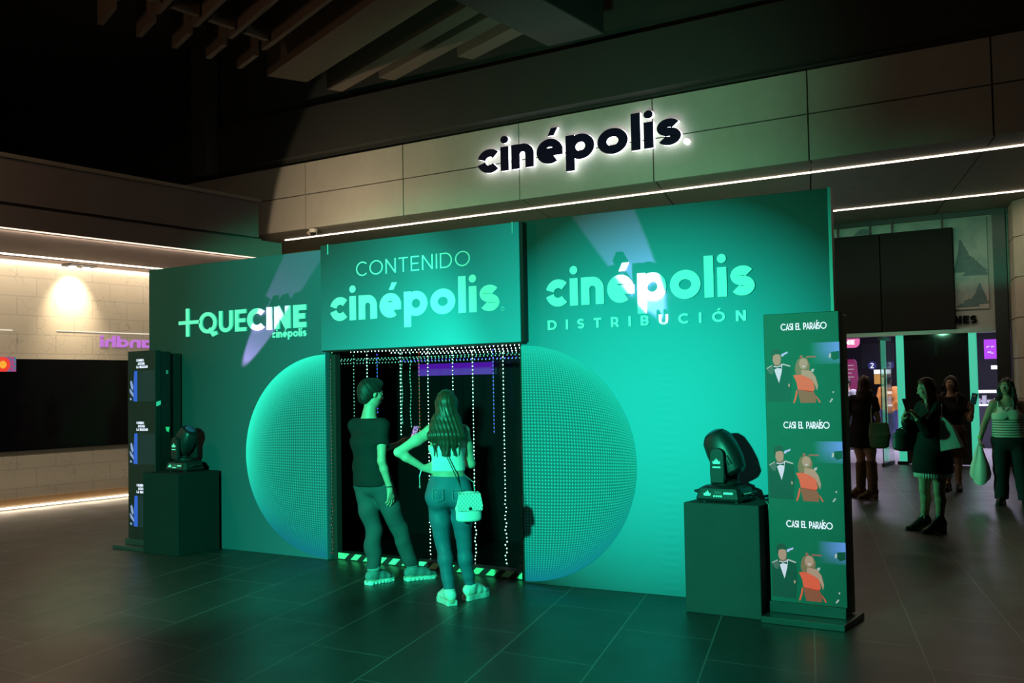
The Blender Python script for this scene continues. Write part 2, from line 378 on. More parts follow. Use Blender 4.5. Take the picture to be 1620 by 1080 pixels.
def strip(name, a_, b_, lab, mat):
    q = MB(); q.box(a_, b_); return tag(q.build(name, mat), lab, 'light strip')
strip('floor_light_strip', (-14.43, -6, .012), (-14.40, 13.6, .034), 'warm glowing light strip along the foot of the cream wall', glow('floor_led', (1, .86, .66), 4))
strip('cove_light_strip', (-13.82, -6, 3.585), (-13.78, 13.6, 3.602), 'inner warm light strip in the soffit over the cream wall', STRIPC)
strip('cove_light_strip', (-14.46, -6, 3.565), (-14.42, 13.6, 3.59), 'warm light strip at the very top edge of the cream wall', STRIPC)
strip('bulkhead_light_strip', (-11.69, -6, 3.588), (-11.65, 11.0, 3.599), 'warm light strip along the lower edge of the brown bulkhead', glow('bulkhead_led', (1, .76, .58), 1.6))
strip('reflected_light_line', (-14.475, 4, 2.575), (-14.462, 8.62, 2.588), 'thin pale reflected line on the cream wall above the picture', glow('faint_line', (1, .9, .75), .9))  # this and the next: wall reflections built as glowing lines
strip('reflected_light_line', (-14.475, 9.32, 2.59), (-14.462, 13, 2.603), 'thin pale reflected line on the cream wall above the reflected purple lettering', glow('faint_line_b', (1, .9, .75), 1.0))
strip('soffit_light_strip', (-15.9, 15.40, 4.733), (6, 15.43, 4.749), 'long warm light strip in the soffit under the fascia', STRIPW)
strip('soffit_light_strip', (-5.75, 19.2, 4.733), (6, 19.23, 4.749), 'second light strip deeper in the soffit, above the storefront', STRIPW)
m = MB(); m.box((-14.40, 9.35, 3.565), (-14.16, 9.80, 3.60)); wd = m.build('recessed_downlight', BLACKM, bevel=.004); tag(wd, 'recessed twin downlight above the bright spot on the cream wall', 'downlight')
for y0 in (9.46, 9.69):
    q = MB(); q.lathe([(.055, 0), (.055, .006)], rot_about((-14.28, y0, 3.558)), 20); q.build('lens', glow('downlight_lens', (1, .9, .72), 12), wd)

m = MB(); m.box((-14.47, 7.6, .83), (-14.40, 13.2, 2.165))
tv = m.build('video_wall_screen', plain('black_glass_screen', (.004, .004, .006), .06, spec=.6), bevel=.006); tag(tv, 'long black glass video screen set in the cream wall', 'screen')
a = Mat('bright_flower_print'); p = a.pos()
rr = a.math('SQRT', a.math('ADD', a.math('POWER', a.math('SUBTRACT', p[1], 8.42), 2), a.math('POWER', a.math('SUBTRACT', p[2], 2.08), 2)))
c1 = a.mix(a.math('GREATER_THAN', rr, .055), (.95, .45, .04), (.85, .05, .03)); c2 = a.mix(a.math('GREATER_THAN', rr, .11), c1, (.35, .06, .25))
c3 = a.mix(a.math('GREATER_THAN', a.noise(22, 1), .55), c2, (.05, .2, .3)); a.set(col=a.mix(a.math('GREATER_THAN', rr, .12), c2, c3), rough=.4, em=a.mix(a.math('GREATER_THAN', rr, .12), c2, c3), es=.55)
m = MB(); m.box((-14.40, 8.0, 1.98), (-14.37, 8.62, 2.19)); tag(m.build('picture_panel', a.m), 'small lit picture with a red and orange flower beside the black screen', 'picture')
m = MB(); lettering(m, 'gandhi', (-14.468, 11.28, 2.37), -Yv, Z, X, 1.22, .125, .26, .12, .012, low=True)  # reflection of an unseen sign, built as glowing reversed letters
tag(m.build('reflected_lettering', glow('purple_sign_reflection', (.62, .20, .80), .85)), 'reflection of a purple sign on the cream wall, built as reversed glowing letters', 'lettering')

# ------------------------------------------------------------------ storefront and lobby
def deep(x, z, Y): k = Y / 21.1; return (x * k, Y, 1.65 + (z - 1.65) * k)
WARMWALL = plain('beige_wall', (.42, .37, .29), .8)
m = MB(); m.box((-24, 21.1, 0), (-7.3, 21.3, 4.8)); tag(m.build('wall_back', WARMWALL), kind='structure')
m = MB(); m.box((-17.6, 17.0, 0), (-16.55, 17.9, 4.75)); tag(m.build('wall_pillar', plain('pale_pillar', (.55, .48, .36), .7)), kind='structure')
m = MB(); m.box((-7.3, 21.08, 2.55), (-3.05, 21.25, 4.75)); tag(m.build('wall_storefront', plain('grey_green_plaster', (.30, .33, .30), .7)), kind='structure')
a = Mat('mural_wash'); p = a.pos(); n = a.noise(2.4, 5, .6)
sky = a.mix(a.ramp(p[2], 2.9, 4.3), (.36, .34, .32), (.25, .34, .30)); a.set(col=a.mix(a.ramp(n, .45, .7), sky, (.16, .24, .23)), rough=.6)
m = MB(); m.box((-6.6, 21.05, 2.92), (-3.42, 21.08, 4.62)); mu = m.build('mural', a.m); tag(mu, 'misty mountain mural above the glass entrance', 'mural')
LAY = 0
INK = plain('mural_ink', (.075, .14, .145), .7, var=.35, scale=14)
def ridge(x0, x1, base, pk, px_, seed):
    r_ = random.Random(seed); P0 = [(x0, base)]
    for i in range(41):
        x = x0 + (x1 - x0) * i / 40; t = (x - px_) / ((x1 - px_) if x > px_ else (px_ - x0)); P0.append((x, base + .02 + (pk - base) * max(0, (1 - abs(t)) ** 1.25) * (1 + .10 * math.sin(9 * t + seed)) + r_.uniform(-.018, .018)))
    return P0 + [(x1, base)]
for poly in (ridge(-4.02, -3.43, 3.62, 4.20, -3.90, 1), ridge(-3.86, -3.43, 3.55, 3.86, -3.66, 2), ridge(-3.78, -3.43, 3.02, 3.38, -3.56, 3), ridge(-3.98, -3.6, 2.98, 3.10, -3.75, 4), [(-5.85, 4.5), (-5.72, 4.66), (-5.6, 4.66), (-5.48, 4.5)]):
    LAY += 1; q = MB(); q.prism([(x, 21.05, min(z, 4.61)) for x, z in poly], (0, -.004 * LAY, 0)); q.build('painted_mountain', INK, mu)
SCR = plain('switched_off_led_panel', (.014, .015, .014), .8, spec=.08)
for x0, x1, lab in ((-6.36, -5.335, 'large dark display panel over the entrance, left of the pair'), (-5.315, -4.0, 'large dark display panel over the entrance, beside the mural mountain')):
    m = MB(); m.box((x0, 20.90, 2.56), (x1, 21.04, 4.47)); o = m.build('led_display', SCR, bevel=.006); tag(o, lab, 'display', 'dark display panels over the entrance')
    for hx in (x0 + .2, x1 - .2):
        q = MB(); q.box((hx, 20.96, 4.47), (hx + .03, 21.0, 4.74)); q.build('hanger', BLACKM, o)
m = MB(); m.box((-7.3, 20.98, 4.66), (-3.05, 21.10, 4.75)); m.box((-3.31, 20.95, 0), (-3.09, 21.2, 4.75)); tag(m.build('trim_storefront_frame', BLACKM), kind='structure')
m = MB(); lettering(m, 'INES', (-4.11, 21.06, 2.655), X, Z, FR, .47, .15, .26, .1, .02)
tag(m.build('shop_lettering', plain('black_letter', (.006, .006, .006), .9, spec=.05)), 'black letters spelling INES under the mural', 'lettering')
# glass entrance
m = MB(); m.box((-7.3, 21.0, 2.48), (-3.2, 21.2, 2.56)); tag(m.build('trim_door_lintel', plain('brushed_steel', (.35, .35, .36), .35, metal=.7)), kind='structure')
TEAL = glow('flood_green_glow', (.07, .75, .48), .62, (.1, .5, .4))  # glow stands in for green floodlight on pale posts
for x0, x1, lab in ((-5.11, -4.97, 'door post left of the dark glass, green floodlight put in as glow'), (-3.80, -3.67, 'door post right of the dark glass, green floodlight put in as glow')):
    m = MB(); m.box((x0, 21.02, .02), (x1, 21.12, 2.48)); o = tag(m.build('door_post', TEAL, bevel=.006), lab, 'door post', 'teal posts of the entrance')
    q = MB(); q.box((x0 - .03, 20.99, 0), (x1 + .03, 21.15, .06)); q.build('post_base', BLACKM, o)
a = Mat('dark_tinted_glass'); a.set(col=(.012, .014, .014), rough=.04, spec=.7); DG = a.m
m = MB(); m.box((-4.97, 21.05, .02), (-3.80, 21.075, 2.48)); tag(m.build('door_1', DG), kind='structure')
dr = thing('glass_door', 'open glass door leaf with a long metal pull handle', 'door', (-5.22, 20.6, 0))
m = MB(); m.box((-5.235, 20.3, .05), (-5.215, 21.05, 2.42)); 
a = Mat('clear_door_glass'); a.set(col=(.75, .85, .85), rough=.03, trans=.95); m.build('pane', a.m, dr)
m = MB(); m.box((-5.25, 20.28, 0), (-5.20, 21.05, .07)); m.box((-5.25, 20.28, 2.38), (-5.20, 21.05, 2.45)); m.build('rail', BLACKM, dr)
m = MB(); m.tube([(-5.17, 20.38, .55), (-5.17, 20.38, 1.85)], .016, 10); m.tube([(-5.235, 20.38, .7), (-5.17, 20.38, .7)], .01); m.tube([(-5.235, 20.38, 1.7), (-5.17, 20.38, 1.7)], .01); m.build('pull_handle', plain('steel_handle', (.5, .5, .5), .3, metal=1), dr, smooth=True)
# right pillar, stone clad, chamfered
poly = [(-3.07, 21.1), (-2.86, 20.25), (-2.60, 19.95), (3.5, 19.6), (3.5, 21.4), (-3.07, 21.4)]
m = MB(); zs = [0, .55, 1.26, 1.97, 2.68, 3.39, 4.10, 4.75]
for z0, z1 in zip(zs, zs[1:]): m.prism([(x, y, z0 + .008) for x, y in poly], (0, 0, z1 - z0 - .016))
m.prism([(x + .03 if x < 0 else x, y + .03, 0) for x, y in poly], (0, 0, 4.75))
tag(m.build('wall_right', plain('stone_cladding', (.38, .34, .27), .7, scale=4)), kind='structure')
# lobby shell
LW_ = plain('dark_navy_lobby_wall', (.03, .028, .05), .6)
m = MB(); m.box((-12, 31, 0), (4, 31.2, 3.6)); tag(m.build('wall_lobby_back', LW_), kind='structure')
m = MB(); m.box((-12.2, 21.3, 0), (-12, 31.2, 3.6)); m.box((4, 21.3, 0), (4.2, 31.2, 3.6)); tag(m.build('wall_lobby_sides', LW_), kind='structure')
m = MB(); m.box((-12, 21.3, 3.4), (4, 31, 3.6)); tag(m.build('ceiling_lobby', plain('black_lobby_ceiling', (.02, .02, .025), .8)), kind='structure')
ct = thing('concession_counter', 'lit concession counter at the back of the lobby', 'counter', (-6.0, 29.6, 0))
m = MB(); m.box((-9.5, 29.3, 0), (-2.5, 30.0, 1.0)); m.build('body', plain('purple_counter_front', (.22, .16, .42), .4), ct)
m = MB(); m.box((-9.6, 29.2, 1.0), (-2.4, 30.05, 1.06)); m.build('worktop', plain('white_worktop', (.75, .74, .78), .3), ct)
m = MB(); x, _, z = deep(-5.56, 1.83, 30.2); x2, _, z2 = deep(-5.26, 1.75, 30.2); m.box((x, 30.2, z2), (x2, 30.3, z)); m.build('light_panel', glow('white_light_panel', (.85, .88, 1), 1.6), ct)
m = MB(); x, _, z = deep(-5.56, 1.74, 30.25); x2, _, z2 = deep(-5.26, 1.55, 30.25); m.box((x, 30.25, z2), (x2, 30.3, z)); m.build('menu_picture', glow('amber_menu', (.85, .42, .10), .6), ct)
bd = Mat('blank_dark_board'); bd.set(col=(.008, .008, .016), rough=.5)
m = MB(); x, Y_, z = deep(-5.80, 2.36, 28.5); x2, _, z2 = deep(-5.17, 1.86, 28.5); m.box((x, 28.5, z2), (x2, 28.6, z)); mb_ = m.build('menu_board', bd.m, bevel=.01); tag(mb_, 'dark menu board hanging over the concession counter', 'board')
for d_, x0 in (('2', -5.59), ('3', -5.26)):
    q = MB(); cx_, _, cz_ = deep(x0, 1.915, 28.45); q.lathe([(.11, 0), (.11, .02)], rot_about((cx_, 28.46, cz_), 0, R(90)), 24)
    o = q.build('number_disc', glow('blue_disc', (.03, .03, .25), .6)); tag(o, f'round blue counter sign with the number {d_}', 'sign', 'numbered counter signs')
    q = MB(); lettering(q, d_, (cx_ - .045, 28.435, cz_ - .07), X, Z, FR, .09, .14, .18, .1, .006); q.build('numeral', glow('white_numeral', (.8, .85, 1), 1.0), o)
x, Y_, z = deep(-6.45, 2.46, 24.6); x2, _, z2 = deep(-5.83, 2.28, 24.6)
pts = [(x, z2)] + [(x2 - .12 + .12 * math.cos(R(t)), z2 + .12 + .12 * math.sin(R(t))) for t in range(-90, 1, 15)] + [(x2, z), (x, z)]
m = MB(); m.prism([(a_, 24.6, b_) for a_, b_ in pts], (0, .06, 0)); pk = m.build('hanging_sign', glow('pink_sign', (.95, .12, .42), .75)); tag(pk, 'pink hanging sign reading LINE inside the lobby', 'sign')
m = MB(); lettering(m, 'LINE', (x2 - .49, 24.595, z2 + .07), X, Z, FR, .39, .105, .24, .12, .01); m.build('sign_letters', glow('white_sign_letters', (1, 1, 1), 1.3), pk)
m = MB(); xa, Y_, za = deep(-6.2, 2.05, 24.9); xb, _, _ = deep(-5.9, 1, 24.9)
m.prism([(xa, 24.9, .1), (xb + .14, 24.9, .1), (xb, 24.9, za - .06), (xb - .05, 24.9, za), (xa, 24.9, za)], (0, .05, 0)); mg = m.build('standing_sign', glow('magenta_board', (.50, .02, .22), .38)); tag(mg, 'tall magenta standing sign in the lobby doorway', 'sign')
# small lines of text on the standing sign are too blurred to read: thin rules stand for them
m = MB()
for i in range(4): m.box((xb - .34, 24.89, za - .16 - .09 * i), (xb - .06 - .05 * (i == 2), 24.9, za - .13 - .09 * i))
m.build('text_lines', glow('pale_pink_text', (.8, .5, .65), .4), mg)
m = MB(); x, Y_, z = deep(-3.545, 2.345, 26.0); x2, _, z2 = deep(-3.325, 1.985, 26.0); m.box((x, 26, z2), (x2, 26.05, z)); ps = m.build('hanging_screen', glow('violet_screen', (.47, .04, .90), 1.0)); tag(ps, 'square violet screen glowing behind the right door post', 'screen')
m = MB()
for i in range(5): m.box((x + .05 + .035 * i, 25.99, z2 + .26 + .012 * (i % 3)), (x + .08 + .035 * i, 26, z2 + .285 + .012 * (i % 2)))
m.build('screen_text', glow('pale_violet_text', (.75, .55, 1), 1.1), ps)
m = MB(); m.box((x + .07, 25.99, z2 + .14), (x + .15, 26, z2 + .17)); m.box((x + .14, 25.99, z2 + .12), (x + .2, 26, z2 + .14)); m.build('screen_text', glow('pale_violet_picture', (.75, .55, 1), 1.1), ps)
sc_ = thing('snack_display_case', 'glass snack display case with white lights at the right of the lobby', 'display case', (-4.1, 26.6, 0))
m = MB(); m.box((-4.9, 26.5, 0), (-3.6, 27.2, .95)); m.build('cabinet', plain('dark_cabinet', (.05, .05, .08), .4), sc_)
m = MB(); m.box((-4.85, 26.5, 1.28), (-3.65, 27.1, 1.34)); m.box((-4.85, 26.48, .98), (-3.65, 26.5, 1.02)); m.build('light_bar', glow('case_light', (.85, .9, 1), 1.6), sc_)
m = MB()
for i in range(9): m.box((-4.8 + .125 * i, 26.6, 1.0), (-4.72 + .125 * i, 26.7, 1.08 + .07 * (i % 3)))
m.build('snacks', plain('pale_wrappers', (.6, .6, .7), .4), sc_)
m = MB(); x, _, z = deep(-3.42, 1.83, 28); m.box((x - .02, 28, z - .05), (x + .17, 28.05, z + .04)); tag(m.build('ceiling_light', glow('white_lobby_light', (.9, .92, 1), 2.5)), 'small white light panel low under the violet screen', 'light')

# security camera under the fascia corner
sc = thing('security_camera', 'small dome security camera under the fascia corner', 'camera', (-14.42, 14.72, 4.75))
m = MB(); m.lathe([(.085, 0), (.085, -.05), (.07, -.07)], rot_about((-14.42, 14.72, 4.75)), 20); m.build('mount', plain('white_plastic', (.6, .58, .55), .4), sc, smooth=True)
m = MB(); m.lathe([(.065 * math.cos(R(t)), -.07 - .065 * math.sin(R(t))) for t in range(0, 90, 12)] + [(.002, -.135)], rot_about((-14.42, 14.72, 4.75)), 20); m.build('dome', plain('smoked_dome', (.02, .02, .02), .1), sc, smooth=True)
m = MB(); m.lathe([(.03, 0), (.03, .05)], rot_about((-14.50, 14.70, 4.66), 0, R(60)), 14); m.build('lens', plain('pale_lens', (.6, .55, .45), .3), sc, smooth=True)

# ------------------------------------------------------------------ halo-lit cinema sign on the fascia
sg = thing('cinema_sign', 'large halo-lit navy sign spelling the cinema name on the concrete fascia', 'sign', (-8.43, 14.58, 5.24))
LT = []; lettering(MB(), 'cinépolis', (-10.30, 14.53, 5.245), X, Z, FR, 3.76, .405, LW, .13, .055, low=True, letters=LT)
GL = glow('white_halo_acrylic', (.88, .92, 1), 3.2, (.8, .8, .8))
FT = []; lettering(MB(), 'cinépolis', (-10.30, 14.475, 5.245), X, Z, FR, 3.76, .405, LW, .13, .018, low=True, letters=FT)
for i, (bm_, fm_) in enumerate(zip(LT, FT)):
    o = bm_.build('letter', GL, sg); fm_.build('letter_face', NAVY, o)
m = MB(); m.lathe([(.045, 0), (.045, .05)], rot_about((-6.47, 14.55, 5.27), 0, R(90)), 18); m.build('registered_mark', GL, sg)

# ------------------------------------------------------------------ green display booth
BO = (-6.1, 7.5, 0)
booth = thing('display_booth', 'big green photo booth with a dark doorway, white wordmarks and a printed disc', 'booth', BO)
def print_mat(name, gfun, x0, x1, dark, light, ripple=None):
    a = Mat(name); p = a.pos()
    u = a.ramp(p[0], x0, x1); v = a.ramp(p[2], 0, 3.03)
    g = gfun(a, u, v)
    a.set(col=a.mix(g, dark, light), rough=.62, spec=.18)
    h = a.math('MULTIPLY', a.noise(2.0, 3), .35)
    if ripple:
        xc, wd, zt = ripple
        q = a.math('DIVIDE', a.math('SUBTRACT', p[0], xc), wd)
        msk = a.math('MULTIPLY', a.math('POWER', 2.718, a.math('MULTIPLY', a.math('MULTIPLY', q, q), -1)), a.ramp(p[2], zt, zt - .3))
        wv = a.math('SINE', a.math('ADD', a.math('MULTIPLY', p[2], 105), a.math('MULTIPLY', a.noise(6, 2), 5)))
        h = a.math('ADD', h, a.math('MULTIPLY', a.math('MULTIPLY', wv, msk), .22))
    a.bump(h, .5, .012)
    return a.m
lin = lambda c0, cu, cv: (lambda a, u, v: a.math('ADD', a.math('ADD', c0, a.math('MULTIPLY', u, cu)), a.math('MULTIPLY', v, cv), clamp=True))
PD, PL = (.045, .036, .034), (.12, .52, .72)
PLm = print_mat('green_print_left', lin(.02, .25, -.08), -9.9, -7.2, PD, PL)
PRm = print_mat('green_panel_right', lambda a, u, v: a.math('SUBTRACT', .82, a.math('ADD', a.math('MULTIPLY', a.math('POWER', a.math('SUBTRACT', u, .48), 2), 1.5), a.math('MULTIPLY', a.math('POWER', a.math('SUBTRACT', v, .47), 2), 2.5)), clamp=True), -4.86, -2.28, PD, PL, ripple=(-3.56, .07, 2.0))  # brightest near mid panel, darker towards the edges
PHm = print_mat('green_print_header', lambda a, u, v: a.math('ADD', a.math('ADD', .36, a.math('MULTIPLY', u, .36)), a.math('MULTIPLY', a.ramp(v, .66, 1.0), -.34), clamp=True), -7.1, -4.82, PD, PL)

# disc print: fine lattice of pale dots bulging like a ball, brighter towards one rim
def disc_mat(name, cx, cz, rx, rz, rim, rimdir, rimcol, basecol, dotcol):
    a = Mat(name); p = a.pos()
    X_ = a.math('DIVIDE', a.math('SUBTRACT', p[0], cx), rx); Z_ = a.math('DIVIDE', a.math('SUBTRACT', p[2], cz), rz)
    r = a.math('MINIMUM', a.math('SQRT', a.math('ADD', a.math('MULTIPLY', X_, X_), a.math('MULTIPLY', Z_, Z_))), .999)
    k = a.math('DIVIDE', a.math('ARCSINE', r), a.math('MAXIMUM', r, .01))
    f = 150
    s1 = a.math('SINE', a.math('MULTIPLY', a.math('ADD', a.math('MULTIPLY', X_, k), a.math('MULTIPLY', Z_, k)), f * .72))
    s2 = a.math('SINE', a.math('MULTIPLY', a.math('SUBTRACT', a.math('MULTIPLY', X_, k), a.math('MULTIPLY', Z_, k)), f * .72))
    d = a.ramp(a.math('MULTIPLY', s1, s2), .05, .6)
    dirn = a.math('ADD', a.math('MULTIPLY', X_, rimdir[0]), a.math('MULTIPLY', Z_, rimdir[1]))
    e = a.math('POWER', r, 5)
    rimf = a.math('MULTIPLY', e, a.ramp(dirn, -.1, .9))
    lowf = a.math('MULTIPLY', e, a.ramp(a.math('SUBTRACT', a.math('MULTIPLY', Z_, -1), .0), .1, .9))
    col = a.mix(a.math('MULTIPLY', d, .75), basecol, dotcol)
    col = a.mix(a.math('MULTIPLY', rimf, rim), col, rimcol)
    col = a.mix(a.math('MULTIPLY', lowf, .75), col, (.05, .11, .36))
    a.set(col=col, rough=.6, spec=.15); return a.m
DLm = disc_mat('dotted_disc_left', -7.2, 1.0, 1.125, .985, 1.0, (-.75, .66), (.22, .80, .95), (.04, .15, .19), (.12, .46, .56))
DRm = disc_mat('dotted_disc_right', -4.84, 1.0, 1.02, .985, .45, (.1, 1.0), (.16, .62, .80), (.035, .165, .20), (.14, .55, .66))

# left panel
m = MB(); m.box((-9.89, 7.5, 0), (-7.20, 7.56, 3.015)); pl = m.build('left_panel', PLm, booth, bevel=.004)
pts = [(-7.205, .015)] + [(-7.205 + 1.125 * math.cos(R(t)), 1.0 + .985 * math.sin(R(t))) for t in range(268, 91, -3)] + [(-7.205, 1.985)]
m = MB(); m.prism([(x, 7.5, z) for x, z in pts], (0, -.003, 0)); m.build('printed_disc', DLm, pl)
def rl(d): return WHITEL
m = MB(); lettering(m, '+', (-9.363, 7.498, 2.262), X, Z, FR, .345, .262, .15, 0, .016)
m.build('plus_symbol', WHITEL, pl)
for txt, x0, wd in (('QUE', -9.035, .735), ('CINE', -8.285, .845)):
    LT = []; lettering(MB(), txt, (x0, 7.498, 2.262), X, Z, FR, wd, .228, .24 if txt == 'CINE' else .185, .12, .016, letters=LT)
    for q in LT: q.build('letter', WHITEL, pl)
m = MB(); lettering(m, 'cinépolis', (-7.93, 7.498, 2.175), X, Z, FR, .485, .058, LW, .13, .008, low=True); m.build('small_wordmark', WHITEL, pl)
# right panel, folded slightly away
def rp(x, z, off=0): n = V((.0605, -1, 0)).normalized(); return V((x, 7.412 + .0605 * (x + 4.887), z)) + n * off
RX, RN = V((1, .0605, 0)).normalized(), V((.0605, -1, 0)).normalized()
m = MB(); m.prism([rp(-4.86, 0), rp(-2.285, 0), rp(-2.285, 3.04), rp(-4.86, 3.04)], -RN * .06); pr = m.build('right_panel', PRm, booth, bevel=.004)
pts = [(-4.858, .015)] + [(-4.858 + 1.03 * math.cos(R(t)), 1.0 + .985 * math.sin(R(t))) for t in range(-88, 89, 3)] + [(-4.858, 1.985)]
m = MB(); m.prism([rp(x, z) for x, z in pts], RN * .003); m.build('printed_disc', DRm, pr)
LT = []; lettering(MB(), 'cinépolis', rp(-4.605, 2.295, .002), RX, Z, RN, 1.775, .226, LW, .13, .016, low=True, letters=LT)
for q in LT: q.build('letter', WHITEL, pr)
LT = []; lettering(MB(), 'DISTRIBUCIÓN', rp(-4.595, 2.105, .002), RX, Z, RN, 1.69, .08, .20, .80, .010, letters=LT)
for q in LT: q.build('letter', WHITEL, pr)
# header
m = MB(); m.box((-7.10, 7.34, 2.015), (-4.815, 7.49, 3.025)); ph = m.build('header_panel', PHm, booth, bevel=.003)
m = MB(); m.box((-7.09, 7.345, 2.002), (-4.80, 7.50, 2.014)); m.box((-4.812, 7.35, 2.015), (-4.785, 7.52, 3.02)); m.build('header_frame', BLACKM, ph)
for x in (-6.995, -4.875):
    q = MB(); q.tube([(x, 7.333, 2.93), (x, 7.333, 3.03)], .004, 6); q.build('hanging_wire', plain('pale_wire', (.7, .7, .7), .4), ph)
m = MB(); lettering(m, 'CONTENIDO', (-6.64, 7.339, 2.695), X, Z, FR, 1.318, .134, .085, .20, .004); m.build('lettering', WHITEL, ph)
LT = []; lettering(MB(), 'cinépolis', (-6.975, 7.339, 2.288), X, Z, FR, 1.955, .226, LW, .13, .006, low=True, letters=LT)
for q in LT: q.build('letter', WHITEL, ph)
m = MB(); T_ = rot_about((-4.99, 7.337, 2.30), 0, R(90))
m.tube([T_ @ V((.016 * math.cos(R(t)), .016 * math.sin(R(t)), 0)) for t in range(0, 361, 24)], .0025, 5); m.build('registered_mark', WHITEL, ph)
# shell
GLOSS = Mat('black_gloss_film'); GLOSS.set(col=(.006, .006, .007), rough=.10, spec=.7); GLOSS.bump(GLOSS.noise(3.5, 3), .12, .02)
FILM = Mat('black_rippled_floor_film'); FILM.set(col=(.006, .006, .006), rough=.08, spec=.8); FILM.bump(FILM.noise(7, 2, .4), .55, .03)
for a_, b_ in (((-8.34, 7.56, 0), (-8.28, 9.3, 2.3)), ((-4.58, 7.56, 0), (-4.52, 9.3, 2.3)), ((-8.34, 9.3, 0), (-4.52, 9.36, 2.3))):
    m = MB(); m.box(a_, b_); m.build('outer_wall', CLOTHBLK, booth)
m = MB(); m.box((-8.34, 7.56, 2.3), (-4.52, 9.36, 2.36)); m.build('roof', CLOTHBLK, booth)
m = MB(); m.prism([rp(-2.285, 0), rp(-2.262, 0), rp(-2.262, 3.045), rp(-2.285, 3.045)], -RN * .07); m.build('edge_trim', BLACKM, booth)
m = MB(); m.box((-8.2, 9.2, .02), (-4.6, 9.26, 2.2)); m.box((-8.26, 7.58, .02), (-8.2, 9.2, 2.2)); m.box((-4.66, 7.60, .02), (-4.6, 9.2, 2.2)); m.build('inner_wall', GLOSS.m, booth)
MIRR = Mat('dark_mirror_ceiling'); MIRR.set(col=(.25, .28, .28), rough=.05, metal=1)
m = MB(); m.box((-8.2, 7.60, 2.06), (-4.66, 9.2, 2.10)); m.build('inner_ceiling', MIRR.m, booth)
m = MB(); m.box((-8.2, 7.63, .004), (-4.66, 9.2, .02)); m.build('inner_floor', FILM.m, booth)
for a_, b_ in (((-7.215, 7.562, 0), (-7.13, 7.63, 2.0)), ((-4.93, 7.50, 0), (-4.862, 7.60, 2.0))):
    m = MB(); m.box(a_, b_); m.build('door_jamb', DARKWALL, booth)
# hazard threshold
th = thing('threshold_ramp', 'low threshold strip with yellow and black hazard tape across the booth doorway', 'threshold', (-6.05, 7.5, 0))
HY = plain('yellow_tape', (.50, .88, .50), .5, var=.05); HB = plain('black_tape', (.02, .02, .02), .5)
m = MB(); m.prism([(-7.12, 7.565, 0), (-4.94, 7.49, 0), (-4.94, 7.63, 0), (-7.12, 7.68, 0)], (0, 0, .068)); m.build('ramp', HB, th)
m = MB()
for i in range(14):
    x0 = -7.12 + i * .1625
    if x0 > -4.95: break
    pp = []
    for dx, z in ((0, .010), (.085, .010), (.150, .066), (.065, .066)):
        x = min(x0 + dx - (.065 if i == 0 and dx < .07 and z > .03 else 0), -4.942); y = 7.565 - (x + 7.12) / 2.18 * .075
        pp.append((x, y, z))
    m.prism(pp, (0, -.0015, 0))
m.build('tape_stripe', HY, th)

# string lights inside
WIRE = plain('string_light_wire', (.05, .05, .05), .5)
LEDS = {'white': glow('string_white', (.62, 1, .90), 7), 'dim': glow('string_green', (.15, .75, .50), 2.2), 'blue': glow('string_blue', (.07, .06, 1.0), 5), 'orange': glow('string_orange', (1, .16, .07), 1.6), 'red': glow('string_red', (1, .06, .05), 1.6)}
def string_light(pts, kind, label, step=.036, r=.0068, jitter=0, grp='string lights in the booth doorway'):
    # one mesh: thin wire with beads
    q = MB(); q.tube(pts, .0035, 5)
    q.m = 1; pts = [V(p) for p in pts]
    acc = 0; prev = pts[0]
    for i in range(len(pts) - 1):
        d = pts[i + 1] - pts[i]; L_ = d.length; t = acc
        while t < L_:
            c = pts[i] + d * (t / L_) + V((random.uniform(-1, 1), random.uniform(-1, 1), 0)) * jitter
            vs = [c + V(o_) * r for o_ in ((1, 0, 0), (0, 1, 0), (-1, 0, 0), (0, -1, 0))]
            q.mesh([c + V((0, 0, r * 1.1))] + vs + [c - V((0, 0, r * 1.1))], [(0, 1, 2), (0, 2, 3), (0, 3, 4), (0, 4, 1), (5, 2, 1), (5, 3, 2), (5, 4, 3), (5, 1, 4)])
            t += step
        acc = t - L_
    o = q.build('string_light', [WIRE, LEDS[kind]], smooth=False); return tag(o, label, 'string light', grp)
def hang(x, y, z0, z1, wob=0):
    n = max(2, int((z0 - z1) / .03)); rw = random.Random(int(x * 999))
    if z1 > .1: return [(x + wob * math.sin(i * .55 + x), y, z0 + (z1 - z0) * i / n) for i in range(n + 1)]
    # long strings: wavy lowest part stands in for their rippled floor reflection
    P0 = []
    for i in range(n + 1):
        z = z0 + (z1 - z0) * i / n; k = min(1, max(0, (.62 - z) / .1)); P0.append((x + k * rw.uniform(-.014, .014), y, z))
    return P0
